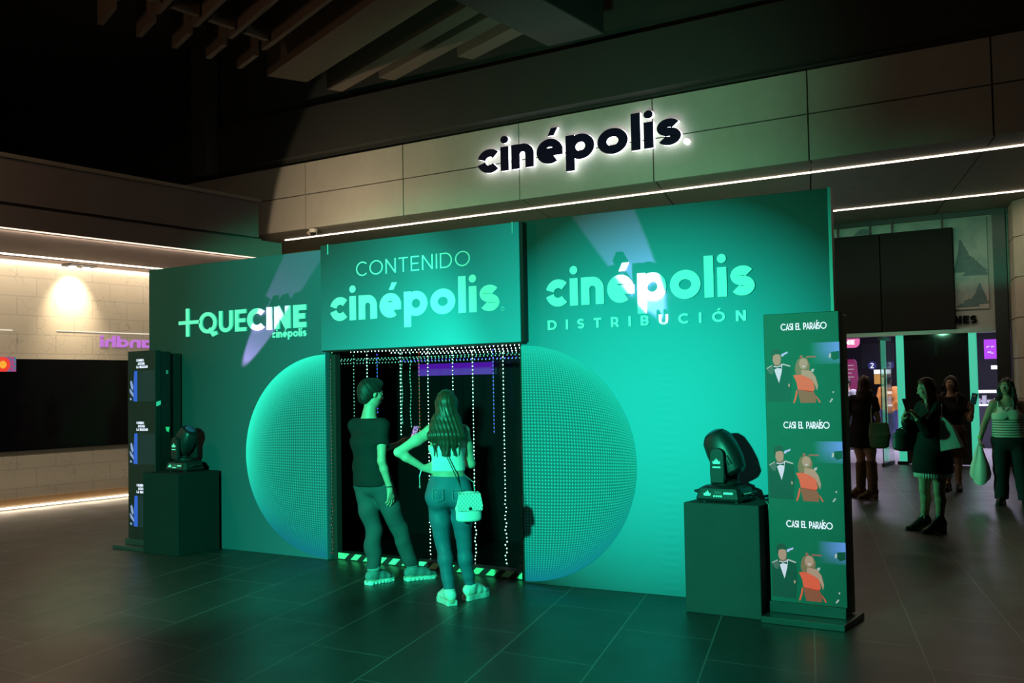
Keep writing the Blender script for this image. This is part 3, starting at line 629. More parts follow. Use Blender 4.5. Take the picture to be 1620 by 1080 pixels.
for x, y, z1, kind, wob, lab in (
    (-7.53, 7.95, 1.30, 'dim', .02, 'short wavy greenish light string nearest the left door jamb'),
    (-7.29, 8.0, 1.30, 'dim', 0, 'dotted greenish light string left of the man\'s head'),
    (-7.11, 8.0, 1.74, 'white', 0, 'short white light string hanging just above the man\'s head'),
    (-6.975, 8.0, 1.40, 'blue', 0, 'blue light string hanging behind the man\'s head'),
    (-6.74, 8.1, 1.28, 'dim', .006, 'greenish dotted light string left of the bright one between the two visitors'),
    (-6.675, 8.0, 1.17, 'white', 0, 'bright white light string ending above the raised phone'),
    (-6.63, 8.1, 1.25, 'dim', .006, 'greenish dotted light string right of the bright one between the two visitors'),
    (-6.44, 8.0, 1.10, 'orange', 0, 'orange light string left of the woman\'s hair'),
    (-6.33, 8.0, .03, 'white', 0, 'long white light string behind the woman\'s left arm'),
    (-6.03, 8.0, 1.0, 'white', 0, 'white light string rising above the woman\'s head'),
    (-5.795, 8.0, .03, 'white', 0, 'long white light string just right of the woman'),
    (-5.56, 8.0, 1.21, 'blue', 0, 'blue light string in the right half of the doorway'),
    (-5.38, 7.9, .03, 'white', 0, 'long white light string nearest the right door jamb')):
    string_light(hang(x, y, 2.055, z1, wob), kind, lab)
string_light(hang(-7.185, 7.552, 1.93, .06, .001), 'red', 'red light string down the edge of the left door jamb', r=.005)
for i, (y, kind, x0, zz) in enumerate(((7.70, 'white', -7.05, 2.000), (7.78, 'white', -6.6, 1.978), (7.88, 'white', -6.3, 1.962), (8.02, 'dim', -8.1, 1.945), (8.2, 'dim', -8.1, 1.935), (8.4, 'blue', -7.0, 1.918), (8.55, 'dim', -8.1, 1.915))):
    string_light([(x0, y, zz + .008), ((x0 - 4.7) / 2, y, zz), (-4.7, y, zz + .008)], kind, 'horizontal light string, %s under the booth ceiling' % ('frontmost', 'second from the front', 'third from the front', 'fourth from the front', 'third from the back', 'blue one', 'rearmost')[i], step=.045, grp='light strings under the booth ceiling')
m = MB(); m.box((-7.38, 9.15, 1.775), (-6.38, 9.19, 1.905))  # reflection of something outside the booth, built as a glowing panel
tag(m.build('purple_reflection_panel', glow('purple_panel_reflection', (.15, .015, .75), .45)), 'purple reflection high on the back of the booth inside, built as a glowing panel', 'light panel')
m = MB(); m.box((-5.90, 9.10, 1.80), (-5.52, 9.14, 1.96)); tag(m.build('pale_light_panel', glow('pale_glow', (.45, .55, .6), .55)), 'pale glowing panel in the upper right corner of the doorway', 'light panel')

# ------------------------------------------------------------------ pedestals and moving-head lamps
def pedestal(x0, x1, y0, y1, h, lab, mat):
    m = MB(); m.box((x0, y0, 0), (x1, y1, h)); o = m.build('pedestal', mat, bevel=.008)
    return tag(o, lab, 'pedestal')
pedestal(-3.232, -2.665, 7.03, 7.42, .785, 'black cloth-covered pedestal at the right, carrying the moving lamp next to the tall screen', plain('black_cloth_flood_lit', (.05, .052, .055), .9, scale=3, spec=.12))  # paler copy of the black cloth, flood light put into its tone
pedestal(-9.235, -8.68, 6.92, 7.45, .822, 'black cloth-covered pedestal at the left, carrying the darker moving lamp', plain('black_cloth_unlit', (.016, .017, .017), .9, scale=3, spec=.12))  # darker copy of the same cloth, for where the flood falls off
MARK = plain('white_marking', (.8, .8, .8), .5); GREY = plain('grey_marking', (.30, .30, .30), .5)
def moving_head(loc, rz, tilt, pan, lab, s=1.0):
    t = thing('moving_head_lamp', lab, 'stage light', loc)
    B = rot_about(loc, rz) @ Matrix.Scale(s, 4)
    def ringrect(x, y, z): return [B @ V((sx * x, sy * y, z)) for sx, sy in ((-1, -.8), (-.85, -1), (.85, -1), (1, -.8), (1, .8), (.85, 1), (-.85, 1), (-1, .8))]
    m = MB(); m.loft([ringrect(.185, .15, .012), ringrect(.19, .155, .03), ringrect(.165, .135, .105), ringrect(.13, .11, .125)]); base = m.build('base', BLACKM, t)
    for sx in (-1, 1):
        for sy in (-1, 1):
            q = MB(); q.lathe([(.022, 0), (.018, .014)], B @ Matrix.Translation((sx * .13, sy * .1, 0)), 12); q.build('rubber_foot', BLACKP, base)
        q = MB(); q.tube([B @ V(p) for p in ((sx * .16, -.07, .06), (sx * .225, -.055, .075), (sx * .225, .055, .075), (sx * .16, .07, .06))], .011 * s, 8); q.build('carry_handle', BLACKP, base, smooth=True)
    F_ = B @ Matrix.Translation((0, -.1465, .068)) @ Matrix.Rotation(R(-15), 4, 'X')
    m = MB(); m.box((-.135, -.004, -.034), (.135, .004, .034), F_); dp = m.build('control_panel', plain('dark_green_panel', (.035, .04, .04), .3), base)
    m = MB(); m.box((-.028, -.007, -.004), (.028, -.004, .018), F_); m.build('display', plain('grey_display', (.12, .13, .13), .15), dp)
    m = MB()
    for i in range(4): m.box((-.034 + .019 * i, -.008, -.026), (-.021 + .019 * i, -.004, -.013), F_)
    m.build('buttons', MARK, dp)
    m = MB(); m.box((.045, -.006, -.004), (.12, -.004, .012), F_); m.build('logo_text', MARK, dp)
    def crown(T, k):
        q = MB(); q.prism([T @ V((a_ * k, 0, b_ * k)) for a_, b_ in ((-1, -.7), (1, -.7), (1.15, .1), (.6, 0), (.45, .55), (.2, .3), (0, 1), (-.2, .3), (-.45, .55), (-.6, 0), (-1.15, .1))], T.to_3x3() @ V((0, -.003, 0))); return q
    crown(F_ @ Matrix.Translation((-.085, -.004, 0)), .026).build('emblem', MARK, dp)
    Y_ = B @ Matrix.Rotation(pan, 4, 'Z')
    m = MB(); m.lathe([(.10, .122), (.11, .135), (.11, .155), (.085, .165)], Y_, 28); yk = m.build('turntable', BLACKP, t, smooth=True)
    for sx in (-1, 1):
        poly = [(-.052, .15), (.052, .15), (.058, .22), (.056, .34)] + [(.056 * math.cos(R(q_)), .36 + .056 * math.sin(R(q_))) for q_ in range(10, 171, 20)] + [(-.056, .34), (-.058, .22)]
        m = MB(); m.prism([Y_ @ V((sx * .118, y, z)) for y, z in poly], (Y_.to_3x3() @ V((sx * .042, 0, 0)))); ar = m.build('yoke_arm', BLACKP, t, bevel=.006)
    # marking on the arm that faces the viewer
    K = Y_ @ Matrix.Translation((0, 0, .36)) @ Matrix.Rotation(tilt, 4, 'X')
    oct_ = lambda rx, ry, z, n=20: [K @ V((rx * abs(math.cos(2 * math.pi * i / n)) ** .75 * math.copysign(1, math.cos(2 * math.pi * i / n)), ry * abs(math.sin(2 * math.pi * i / n)) ** .75 * math.copysign(1, math.sin(2 * math.pi * i / n)), z)) for i in range(n)]
    m = MB(); m.loft([oct_(.060, .07, -.175), oct_(.092, .105, -.15), oct_(.106, .125, -.06), oct_(.106, .125, .04), oct_(.098, .112, .13), oct_(.082, .09, .165)]); hd = m.build('lamp_head', BLACKP, t, smooth=True)
    m = MB(); m.lathe([(.082, .162), (.086, .175), (.072, .185)], K, 24); m.build('bezel', BLACKM, hd, smooth=True)
    m = MB(); m.lathe([(.070, .172), (.062, .190), (.04, .200), (.012, .204)], K, 24); m.build('lens', plain('violet_lens', (.10, .08, .2), .05), hd, smooth=True)
    m = MB()
    for i in range(5): m.box((-.112, -.06 + .022 * i, -.10), (.112, -.05 + .022 * i, -.03), K)
    m.build('vent_grille', BLACKM, hd)
    return t, Y_
def emblem_on_arm(t, loc, s):
    q = MB(); T = rot_about((loc[0], loc[1] - .1615 * s, loc[2] + .315 * s))
    k = .026
    q.prism([T @ V((a_ * k, 0, b_ * k)) for a_, b_ in ((-1, -.7), (1, -.7), (1.15, .1), (.6, 0), (.45, .55), (.2, .3), (0, 1), (-.2, .3), (-.45, .55), (-.6, 0), (-1.15, .1))], (0, -.003, 0))
    q.box((-.03, -.003, -.047), (.03, 0, -.036), T); q.build('emblem', MARK, t)
L1 = (-2.99, 7.235, .785); L2 = (-8.985, 7.25, .822)
t1, _ = moving_head(L1, 0, R(-27), R(90), 'black moving stage lamp at the right, leaning left, on the pedestal', .94)
emblem_on_arm(t1, L1, .94)
t2, _ = moving_head(L2, 0, R(36), R(90), 'black moving stage lamp at the left, leaning right', .86)
emblem_on_arm(t2, L2, .86)
m = MB(); m.tube([(-2.83, 7.26, .83), (-2.78, 7.28, .825), (-2.74, 7.25, .80), (-2.70, 7.22, .797), (-2.672, 7.20, .80), (-2.655, 7.20, .78), (-2.652, 7.21, .5), (-2.654, 7.22, .05), (-2.652, 7.4, .008)], .006, 8)
tag(m.build('power_cable', BLACKP, smooth=True), 'thin black cable running off the right moving lamp over the pedestal edge', 'cable')

# ------------------------------------------------------------------ LED screen towers
SFR = plain('led_screen_face', (.040, .075, .065), .55)
SFL = plain('dark_led_screen_face', (.008, .012, .012), .5)
TXT = glow('screen_white_text', (.75, .85, 1), 1.1)
ICE = glow('screen_ice', (.45, .55, .95), .8)
P_ = {k: glow('screen_' + k, c, s) for k, (c, s) in dict(skin=((.62, .34, .26), .55), skin_shade=((.30, .15, .13), .5), hair_dark=((.02, .012, .01), .4), hair_blond=((.34, .17, .08), .45), shirt=((.75, .80, .98), .75), bow=((.008, .01, .015), .2), lapel=((.10, .13, .13), .5), suit=((.006, .022, .018), .5), red=((.95, .05, .025), .62), red_dark=((.45, .03, .02), .45), pink=((.55, .05, .10), .5), silver=((.6, .65, .65), .6), blue_strip=((.03, .13, .75), .75), blue_dim=((.006, .03, .07), .15), figure=((.35, .50, .85), .7), black=((.004, .01, .01), .2)).items()}
tr = thing('led_screen_tower', 'tall LED screen tower at the right showing a couple in evening dress three times', 'screen tower', (-2.37, 7.2, 0))
m = MB(); m.box((-2.638, 7.15, .055), (-2.108, 7.25, 2.118)); scr = m.build('screen', SFR, tr, bevel=.004)
m = MB(); m.box((-2.630, 7.25, .055), (-2.115, 7.36, 2.10)); m.build('cabinet', BLACKM, tr, bevel=.006)
m = MB(); m.box((-2.642, 6.96, 0), (-2.072, 7.42, .045)); m.box((-2.638, 7.12, .045), (-2.108, 7.15, .12)); m.build('base', plain('dark_base_plate', (.03, .032, .032), .35), tr, bevel=.004)
def scr_poly(name, mat, pts, zt, par, lay, front=7.15, x0=-2.638, W=.53, ox=30, sw=630.0, oy=265, sc=.415 / 485):
    q = MB(); q.prism([(x0 + (a_ - ox) / sw * W, front - .0002 * lay, zt - (b_ - oy) * sc) for a_, b_ in pts], (0, -.0006, 0)); return q
def ell(cx, cy, rx, ry, n=18): return [(cx + rx * math.cos(2 * math.pi * i / n), cy + ry * math.sin(2 * math.pi * i / n)) for i in range(n)]
a = Mat('screen_blue_haze'); p = a.pos()
gz = a.math('MULTIPLY', a.ramp(p[0], -2.30, -2.115), a.ramp(a.math('PINGPONG', a.math('ADD', p[2], 1.86), .0001), -1, 1))
a.set(col=(.040, .075, .065), em=a.mix(a.math('MULTIPLY', a.ramp(p[0], -2.30, -2.125), a.ramp(a.math('FRACT', a.math('DIVIDE', a.math('SUBTRACT', p[2], .5535), .6775)), .76, .92)), (0, 0, 0), (.14, .20, .85)), es=.7); HAZE = a.m
for k, zt in enumerate((1.908, 1.233, .553)):
    pic = scr_poly('', None, [(420, 266), (660, 266), (660, 440), (420, 440)], zt, scr, 1).build('screen_picture', HAZE, scr)
    parts = [
     ('suit', [(45, 465), (95, 435), (190, 425), (250, 445), (262, 560), (245, 740), (45, 735)], 1),
     ('lapel', [(45, 465), (98, 438), (112, 470), (100, 515), (70, 505)], 2), ('silver', [(48, 462), (98, 436), (96, 445), (52, 468)], 3), ('silver', [(185, 425), (252, 445), (250, 455), (186, 438)], 3),
     ('shirt', [(108, 448), (185, 430), (176, 500), (152, 585), (122, 500)], 3), ('skin_shade', [(112, 420), (172, 412), (176, 440), (142, 452), (112, 445)], 4),
     ('skin', ell(138, 388, 36, 50), 5), ('hair_dark', [(92, 385), (90, 330), (110, 308), (150, 304), (172, 325), (170, 352), (130, 350), (108, 360), (102, 400)], 6),
     ('bow', [(108, 452), (140, 458), (176, 448), (178, 468), (142, 462), (112, 476)], 6), ('skin', ell(237, 605, 8, 14, 10), 3),
     ('ice', [(180, 350), (232, 330), (232, 345), (205, 356), (190, 370), (176, 368)], 3), ('pink', [(385, 373), (466, 373), (466, 384), (385, 384)], 2), ('pink', [(332, 372), (345, 362), (360, 372), (350, 386), (336, 384)], 2),
     ('hair_blond', [(296, 440), (312, 400), (350, 380), (395, 392), (415, 440), (408, 500), (420, 520), (300, 520), (290, 480)], 2),
     ('skin', [(345, 480), (425, 492), (460, 540), (478, 610), (470, 650), (450, 600), (425, 560), (340, 530)], 3), ('skin', ell(362, 432, 36, 44), 4),
     ('silver', [(425, 480), (452, 474), (444, 500), (430, 500)], 4), ('shirt', [(348, 452), (376, 450), (364, 460)], 5),
     ('red', [(274, 524), (300, 522), (340, 522), (400, 545), (440, 575), (452, 640), (430, 660), (310, 640), (300, 580)], 5), ('red_dark', [(310, 640), (440, 655), (462, 700), (455, 748), (330, 748), (318, 700)], 5),
     ('red', [(298, 640), (308, 660), (296, 710), (280, 748), (268, 752), (284, 700)], 6), ('red', [(455, 690), (472, 706), (496, 744), (486, 748)], 6),
     ('silver', [(575, 360), (600, 352), (596, 385), (572, 392)], 3), ('black', [(592, 345), (658, 338), (658, 400), (612, 412), (590, 390)], 4), ('silver', ell(600, 664, 6, 8, 10), 3), ('silver', [(566, 742), (588, 712), (598, 718), (576, 746)], 3)]
    for mat, pts, lay in parts:
        q = scr_poly('', None, pts, zt, scr, lay + 1); q.build('picture_piece', P_[mat] if mat != 'ice' else ICE, pic)
for zt in (2.0, 1.318, .636):
    q = MB(); lettering(q, 'CASI EL PARAÍSO', (-2.512, 7.1495, zt), X, Z, FR, .322, .047, .13, .06, .002, squeeze=.62, ends=(0, 14)); q.build('title', TXT, scr)
tl = thing('led_screen_tower', 'dark LED screen tower at the left with small blue pictures, behind the left pedestal', 'screen tower', (-9.48, 7.2, 0))
m = MB(); m.box((-9.722, 7.10, .085), (-9.262, 7.17, 2.09)); scl = m.build('screen', SFL, tl, bevel=.004)
m = MB(); m.box((-9.715, 7.17, .06), (-9.268, 7.30, 2.08)); cab = m.build('cabinet', BLACKM, tl, bevel=.006)
m = MB(); m.box((-9.79, 6.955, 0), (-9.25, 7.45, .04)); m.box((-9.72, 7.06, .04), (-9.262, 7.10, .1)); m.build('base', plain('dark_base_plate_left', (.03, .032, .032), .35), tl, bevel=.004)
q = MB(); q.prism([(-9.261, 7.11, 1.50), (-9.261, 7.165, 1.515), (-9.261, 7.165, 1.56), (-9.261, 7.11, 1.545)], (.002, 0, 0)); q.build('paper_label', plain('paper_label', (.75, .8, .75), .6), scl)
q = MB(); q.prism([(-9.267, 7.24, 1.235), (-9.267, 7.27, 1.22), (-9.267, 7.28, 1.275), (-9.267, 7.23, 1.28)], (.003, 0, 0)); q.build('yellow_tape', HY, cab)
q = MB(); q.prism([(-9.267, 7.24, 1.84), (-9.267, 7.265, 1.84), (-9.267, 7.265, 1.88), (-9.267, 7.24, 1.88)], (.003, 0, 0)); q.build('grey_sticker', GREY, cab)
lp = lambda pts, zt, lay: scr_poly('', None, pts, zt, scl, lay, front=7.10, x0=-9.722, W=.46, ox=65, sw=153.0, oy=150, sc=.327 / 155)
for zt in (1.88, 1.214, .553):
    pic = lp([(118, 150), (214, 150), (214, 305), (118, 305)], zt, 1).build('screen_picture', P_['blue_dim'], scl)
    lp([(101, 152), (118, 150), (118, 305), (96, 305), (97, 230)], zt, 2).build('picture_piece', P_['blue_strip'], pic)
    for pts in ([(78, 205), (86, 198), (92, 215), (96, 235), (90, 250), (82, 232)], [(74, 240), (82, 246), (94, 262), (98, 280), (90, 276), (78, 262)], [(78, 285), (88, 292), (84, 300), (76, 296)], [(90, 268), (97, 274), (92, 284)]):
        lp(pts, zt, 3).build('picture_piece', P_['figure'], pic)
for zt in (2.005, 1.340, .679):
    for i, (tx, x0, wd) in enumerate((('CUANDO', -9.576, .125), ('ACECHA', -9.552, .115), ('LA MALDAD', -9.576, .19))):
        q = MB(); lettering(q, tx, (x0, 7.0995, zt - .028 - .035 * i), X, Z, FR, wd, .026, .24, .1, .002); q.build('title', TXT, scl)
m = MB(); m.box((-9.475, 7.34, 0), (-9.312, 7.47, 2.062)); tag(m.build('flight_case_column', plain('black_board', (.012, .012, .012), .6), bevel=.006), 'slim black column standing between the left screen tower and the booth', 'column')

# ------------------------------------------------------------------ people: bodies grown from a distance field, one continuous skin each
A = lambda p: np.array(p, dtype=np.float32)
def unit(v): v = np.array(v, dtype=np.float64); return v / max(np.linalg.norm(v), 1e-9)
class Field:
    def __init__(s, lo, hi, h):
        s.lo = np.array(lo, float); s.h = h; s.n = np.ceil((np.array(hi) - s.lo) / h).astype(int) + 1
        s.d = np.full(s.n, .3, np.float32)
    def region(s, lo, hi):
        a = np.clip(np.floor((np.array(lo) - s.lo) / s.h).astype(int), 0, s.n); b = np.clip(np.ceil((np.array(hi) - s.lo) / s.h).astype(int) + 1, 0, s.n)
        sl = tuple(slice(i, j) for i, j in zip(a, b))
        g = [((np.arange(i, j) * s.h) + l).astype(np.float32) for i, j, l in zip(a, b, s.lo)]
        return sl, g[0][:, None, None], g[1][None, :, None], g[2][None, None, :]
    def put(s, fn, lo, hi, k, op):
        mg = .05 + k
        sl, x, y, z = s.region(np.array(lo) - mg, np.array(hi) + mg)
        if 0 in s.d[sl].shape: return s
        q = fn(x, y, z); o = s.d[sl]
        if op == 'u':
            if k > 0:
                e = np.maximum(k - np.abs(o - q), 0) / k; s.d[sl] = np.minimum(o, q) - e * e * k * .25
            else: s.d[sl] = np.minimum(o, q)
        elif op == 's': s.d[sl] = np.maximum(o, -q)
        else: s.d[sl] = np.maximum(o, q)
        return s
    def cone(s, a, b, ra, rb, k=.02, op='u'):
        a, b = np.array(a, float), np.array(b, float); ab = b - a; L = max(ab @ ab, 1e-9); r = max(ra, rb)
        def fn(x, y, z):
            px, py, pz = x - a[0], y - a[1], z - a[2]
            t = np.clip((px * ab[0] + py * ab[1] + pz * ab[2]) / L, 0, 1)
            return np.sqrt((px - t * ab[0]) ** 2 + (py - t * ab[1]) ** 2 + (pz - t * ab[2]) ** 2) - (ra + (rb - ra) * t)
        return s.put(fn, np.minimum(a, b) - r, np.maximum(a, b) + r, k, op)
    def sleeve(s, a, b, ra, rb, k=.03):
        # tapered tube with a flat open end at b
        a, b = np.array(a, float), np.array(b, float); ab = b - a; L = np.linalg.norm(ab); u = ab / L; r = max(ra, rb)
        def fn(x, y, z):
            px, py, pz = x - a[0], y - a[1], z - a[2]; t = px * u[0] + py * u[1] + pz * u[2]; tc = np.clip(t, 0, None); q = np.clip(t / L, 0, 1)
            return np.maximum(np.sqrt((px - tc * u[0]) ** 2 + (py - tc * u[1]) ** 2 + (pz - tc * u[2]) ** 2) - (ra + (rb - ra) * q), t - L)
        return s.put(fn, np.minimum(a, b) - r, np.maximum(a, b) + r, k, 'u')
    def chain(s, pts, rs, k=.02):
        for i in range(len(pts) - 1): s.cone(pts[i], pts[i + 1], rs[i], rs[i + 1], k)
        return s
    def ell(s, c, r, ax, k=.02, op='u'):
        c = np.array(c, float); ax = [unit(q) for q in ax]; R_ = max(r)
        def fn(x, y, z):
            px, py, pz = x - c[0], y - c[1], z - c[2]; u = [px * q[0] + py * q[1] + pz * q[2] for q in ax]
            k0 = np.sqrt(sum((u[i] / r[i]) ** 2 for i in range(3))); k1 = np.sqrt(sum((u[i] / r[i] ** 2) ** 2 for i in range(3))) + 1e-6
            return k0 * (k0 - 1) / k1
        return s.put(fn, c - R_, c + R_, k, op)
    def loft(s, secs, side, k=.03):
        """secs: (centre, half width along side, half depth); consecutive sections blended"""
        for (c0, a0, b0, *_), (c1, a1, b1, *_2) in zip(secs, secs[1:]):
            c0, c1 = np.array(c0, float), np.array(c1, float); ab = c1 - c0; L = max(ab @ ab, 1e-9); t_ = unit(ab)
            sd = unit(np.array(side) - t_ * (np.array(side) @ t_)); fw = np.cross(t_, sd); r = max(a0, a1, b0, b1)
            def fn(x, y, z):
                px, py, pz = x - c0[0], y - c0[1], z - c0[2]
                t = np.clip((px * ab[0] + py * ab[1] + pz * ab[2]) / L, 0, 1)
                px, py, pz = px - t * ab[0], py - t * ab[1], pz - t * ab[2]
                aa, bb = a0 + (a1 - a0) * t, b0 + (b1 - b0) * t
                u = px * sd[0] + py * sd[1] + pz * sd[2]; v = px * fw[0] + py * fw[1] + pz * fw[2]; w_ = px * t_[0] + py * t_[1] + pz * t_[2]
                mn = np.minimum(aa, bb) * .7
                k0 = np.sqrt((u / aa) ** 2 + (v / bb) ** 2 + (w_ / mn) ** 2); k1 = np.sqrt((u / aa ** 2) ** 2 + (v / bb ** 2) ** 2 + (w_ / mn ** 2) ** 2) + 1e-6
                return np.where(k0 < .05, -np.minimum(aa, bb), k0 * (k0 - 1) / k1)
            s.put(fn, np.minimum(c0, c1) - r, np.maximum(c0, c1) + r, k, 'u')
        return s
    def cut(s, p, n, c=None, r=None):
        """remove everything on the n side of the plane through p (inside a box of half size r about c, if given)"""
        n = unit(n); p = np.array(p, float)
        fn = lambda x, y, z: (x - p[0]) * n[0] + (y - p[1]) * n[1] + (z - p[2]) * n[2]
        if c is None: sl, x, y, z = s.region(s.lo, s.lo + s.h * s.n)
        else: sl, x, y, z = s.region(np.array(c) - r, np.array(c) + r)
        s.d[sl] = np.maximum(s.d[sl], fn(x, y, z)); return s
    def rough(s, fn):
        sl, x, y, z = s.region(s.lo, s.lo + s.h * s.n); s.d = s.d + fn(x, y, z).astype(np.float32); return s
    def nets(s):
        d = s.d; nx, ny, nz = d.shape; neg = d < 0
        off = [(i, j, k) for i in (0, 1) for j in (0, 1) for k in (0, 1)]
        cnt = np.zeros((nx - 1, ny - 1, nz - 1), np.int8)
        for i, j, k in off: cnt += neg[i:nx - 1 + i, j:ny - 1 + j, k:nz - 1 + k]
        ax, ay, az = np.nonzero((cnt > 0) & (cnt < 8)); idx = np.full(cnt.shape, -1, np.int32); idx[ax, ay, az] = np.arange(len(ax))
        D = [d[ax + i, ay + j, az + k] for i, j, k in off]; O = np.array(off, float)
        pos = np.zeros((len(ax), 3)); num = np.zeros(len(ax))
        for a in range(8):
            for b in range(a + 1, 8):
                if np.abs(O[a] - O[b]).sum() != 1: continue
                cr = (D[a] < 0) != (D[b] < 0); t = np.where(cr, D[a] / np.where(cr, D[a] - D[b], 1), 0)
                pos += np.where(cr[:, None], O[a] + t[:, None] * (O[b] - O[a]), 0); num += cr
        pos = (pos / num[:, None] + np.stack([ax, ay, az], 1)) * s.h + s.lo
        F = []
        for axis in range(3):
            o1, o2 = [q for q in range(3) if q != axis]
            sa = [slice(1, -1)] * 3; sa[axis] = slice(0, -1); sb = list(sa); sb[axis] = slice(1, None)
            A_, B_ = neg[tuple(sa)], neg[tuple(sb)]
            q = np.argwhere(A_ != B_); fl = A_[tuple(q.T)]
            q = q + np.array([1 if i != axis else 0 for i in range(3)])
            e1 = np.eye(3, dtype=int)[o1]; e2 = np.eye(3, dtype=int)[o2]
            g = lambda r: idx[tuple(r.T)]
            f = np.stack([g(q - e1 - e2), g(q - e2), g(q), g(q - e1)], 1)
            ok = (f >= 0).all(1); f = f[ok]; fl = fl[ok]
            if axis == 1: fl = ~fl
            f[~fl] = f[~fl][:, ::-1]; F.append(f)
        return pos, np.concatenate(F)
    def build(s, name, mat, parent, smooth=2):
        v, f = s.nets()
        if len(v) == 0: return None
        for _ in range(smooth):     # light relaxation
            acc = np.zeros_like(v); n = np.zeros(len(v))
            for i in range(4):
                for j in (1, 3):
                    np.add.at(acc, f[:, i], v[f[:, (i + j) % 4]]); np.add.at(n, f[:, i], 1)
            v = v * .5 + acc / np.maximum(n, 1)[:, None] * .5
        base = ORG[parent.name] if parent is not None else V((v[:, 0].mean(), v[:, 1].mean(), v[:, 2].min()))
        me = bpy.data.meshes.new(name); b_ = np.array(base)
        me.vertices.add(len(v)); me.vertices.foreach_set('co', (v - b_).astype(np.float32).ravel())
        me.loops.add(4 * len(f)); me.loops.foreach_set('vertex_index', f.astype(np.int32).ravel())
        me.polygons.add(len(f)); me.polygons.foreach_set('loop_start', np.arange(0, 4 * len(f), 4, dtype=np.int32)); me.polygons.foreach_set('loop_total', np.full(len(f), 4, np.int32))
        me.update(calc_edges=True); me.validate(); shade(me, True)
        me.materials.append(mat); o = bpy.data.objects.new(name, me); link(o, parent)
        if parent is None: o.location = base
        ORG[o.name] = base
        return o

def lerp(a, b, t): return np.array(a) + (np.array(b) - np.array(a)) * t
def hand(f, wr, d, palm, thumb_side, curl=25, s=1.0, spread=1.0, fingers=None):
    """wr wrist, d direction of the hand, palm normal, thumb_side: unit vector from palm centre to the thumb edge"""
    d = unit(d); t = unit(np.array(thumb_side) - d * (np.array(thumb_side) @ d)); p = unit(np.cross(d, t)); p = p if p @ np.array(palm) > 0 else -p
    wr = np.array(wr, float); L = .088 * s
    offs = (.030, .0105, -.0095, -.028); lens = ((.040, .025, .020), (.044, .028, .021), (.041, .026, .020), (.032, .020, .017))
    f.cone(wr - d * .02, wr + d * .03, .023 * s, .024 * s, .015)
    for i in range(4):
        k = wr + d * (L - .006 * abs(i - 1) * s) + t * offs[i] * s * 1.05
        f.cone(wr + d * .022 * s + t * offs[i] * .55 * s, k, .0135 * s, .0115 * s, .012)
        c = (fingers[i] if fingers else curl * (1 + .12 * i)); ang = 0; q = k; fan = t * offs[i] * 2.2 * spread
        for j in range(3):
            ang += R(c * (.7, 1.0, .8)[j]); dv = unit(d + fan) * math.cos(ang) + p * math.sin(ang); e = q + dv * lens[i][j] * s
            f.cone(q, e, (.0098, .009, .0082)[j] * s, (.009, .0082, .0068)[j] * s, .004); q = e
    b = wr + d * .02 * s + t * .022 * s + p * .006; m1 = b + (d * .62 + t * .62 + p * .35) * .042 * s; m2 = m1 + unit(d * .9 + t * .28 + p * .4) * .032 * s; m3 = m2 + unit(d + p * .35) * .025 * s
    f.cone(b, m1, .016 * s, .0115 * s, .012); f.cone(m1, m2, .0108 * s, .0095 * s, .006); f.cone(m2, m3, .0095 * s, .0075 * s, .004)
def head(f, c, fwd, up, s=1.0, fem=False):
    fwd = unit(fwd); up = unit(np.array(up) - fwd * (np.array(up) @ fwd)); sd = np.cross(fwd, up); ax = (sd, fwd, up); c = np.array(c, float)
    P = lambda a, b, d: c + (sd * a + fwd * b + up * d) * s
    jaw = .052 if fem else .057
    f.ell(P(0, -.012, .030), (.072 * s, .090 * s, .082 * s), ax, .02); f.ell(P(0, .022, -.022), (.060 * s, .066 * s, .078 * s), ax, .03)
    f.ell(P(0, .040, -.072), (.032 * s, .034 * s, .030 * s), ax, .03); f.ell(P(0, .012, -.055), (jaw * s, .052 * s, .042 * s), ax, .025)
    f.cone(P(0, .080, .012), P(0, .103, -.024), .008 * s, .0125 * s, .012); 
    for q in (-1, 1):
        f.cone(P(q * .006, .096, -.026), P(q * .013, .090, -.026), .008 * s, .0075 * s, .006)
        f.cone(P(q * .012, .086, .026), P(q * .045, .070, .024), .009 * s, .008 * s, .012)
        f.ell(P(q * .033, .092, .006), (.017 * s, .016 * s, .011 * s), ax, 0, 's'); f.ell(P(q * .032, .074, .006), (.0125 * s, .0125 * s, .0125 * s), ax, .004)
        f.ell(P(q * .046, .052, -.018), (.020 * s, .02 * s, .018 * s), ax, .02)
        f.ell(P(q * .075, -.006, -.004), (.010 * s, .018 * s, .031 * s), (unit(sd + fwd * q * -.35), unit(fwd + sd * q * .35), up), .006)
    f.cone(P(-.018, .083, -.050), P(.018, .083, -.050), .006 * s, .006 * s, .005); f.cone(P(-.013, .083, -.060), P(.013, .083, -.060), .0075 * s, .0075 * s, .005)
    return P
def face_parts(P, fwd, sd, s, root, lips, brow):
    for nm, mat, fn in (('eyes', plain('eye_white', (.55, .55, .55), .2), lambda g, q: g.ell(P(q * .032, .0755, .006), (.0128 * s,) * 3, (sd, fwd, np.cross(sd, fwd)), 0)),
                        ('eyebrows', brow, lambda g, q: g.cone(P(q * .014, .092, .030), P(q * .048, .076, .030), .0045 * s, .003 * s, 0))):
        c = P(0, .08, .01); g = Field(c - .07, c + .07, .003)
        for q in (-1, 1): fn(g, q)
        g.build(nm, mat, root, 1)
    c = P(0, .085, -.055); g = Field(c - .04, c + .04, .0025)
    g.cone(P(-.018, .0855, -.0505), P(.018, .0855, -.0505), .005 * s, .005 * s, 0); g.cone(P(-.013, .0865, -.060), P(.013, .0865, -.060), .0065 * s, .0065 * s, .003); g.build('lips', lips, root, 1)

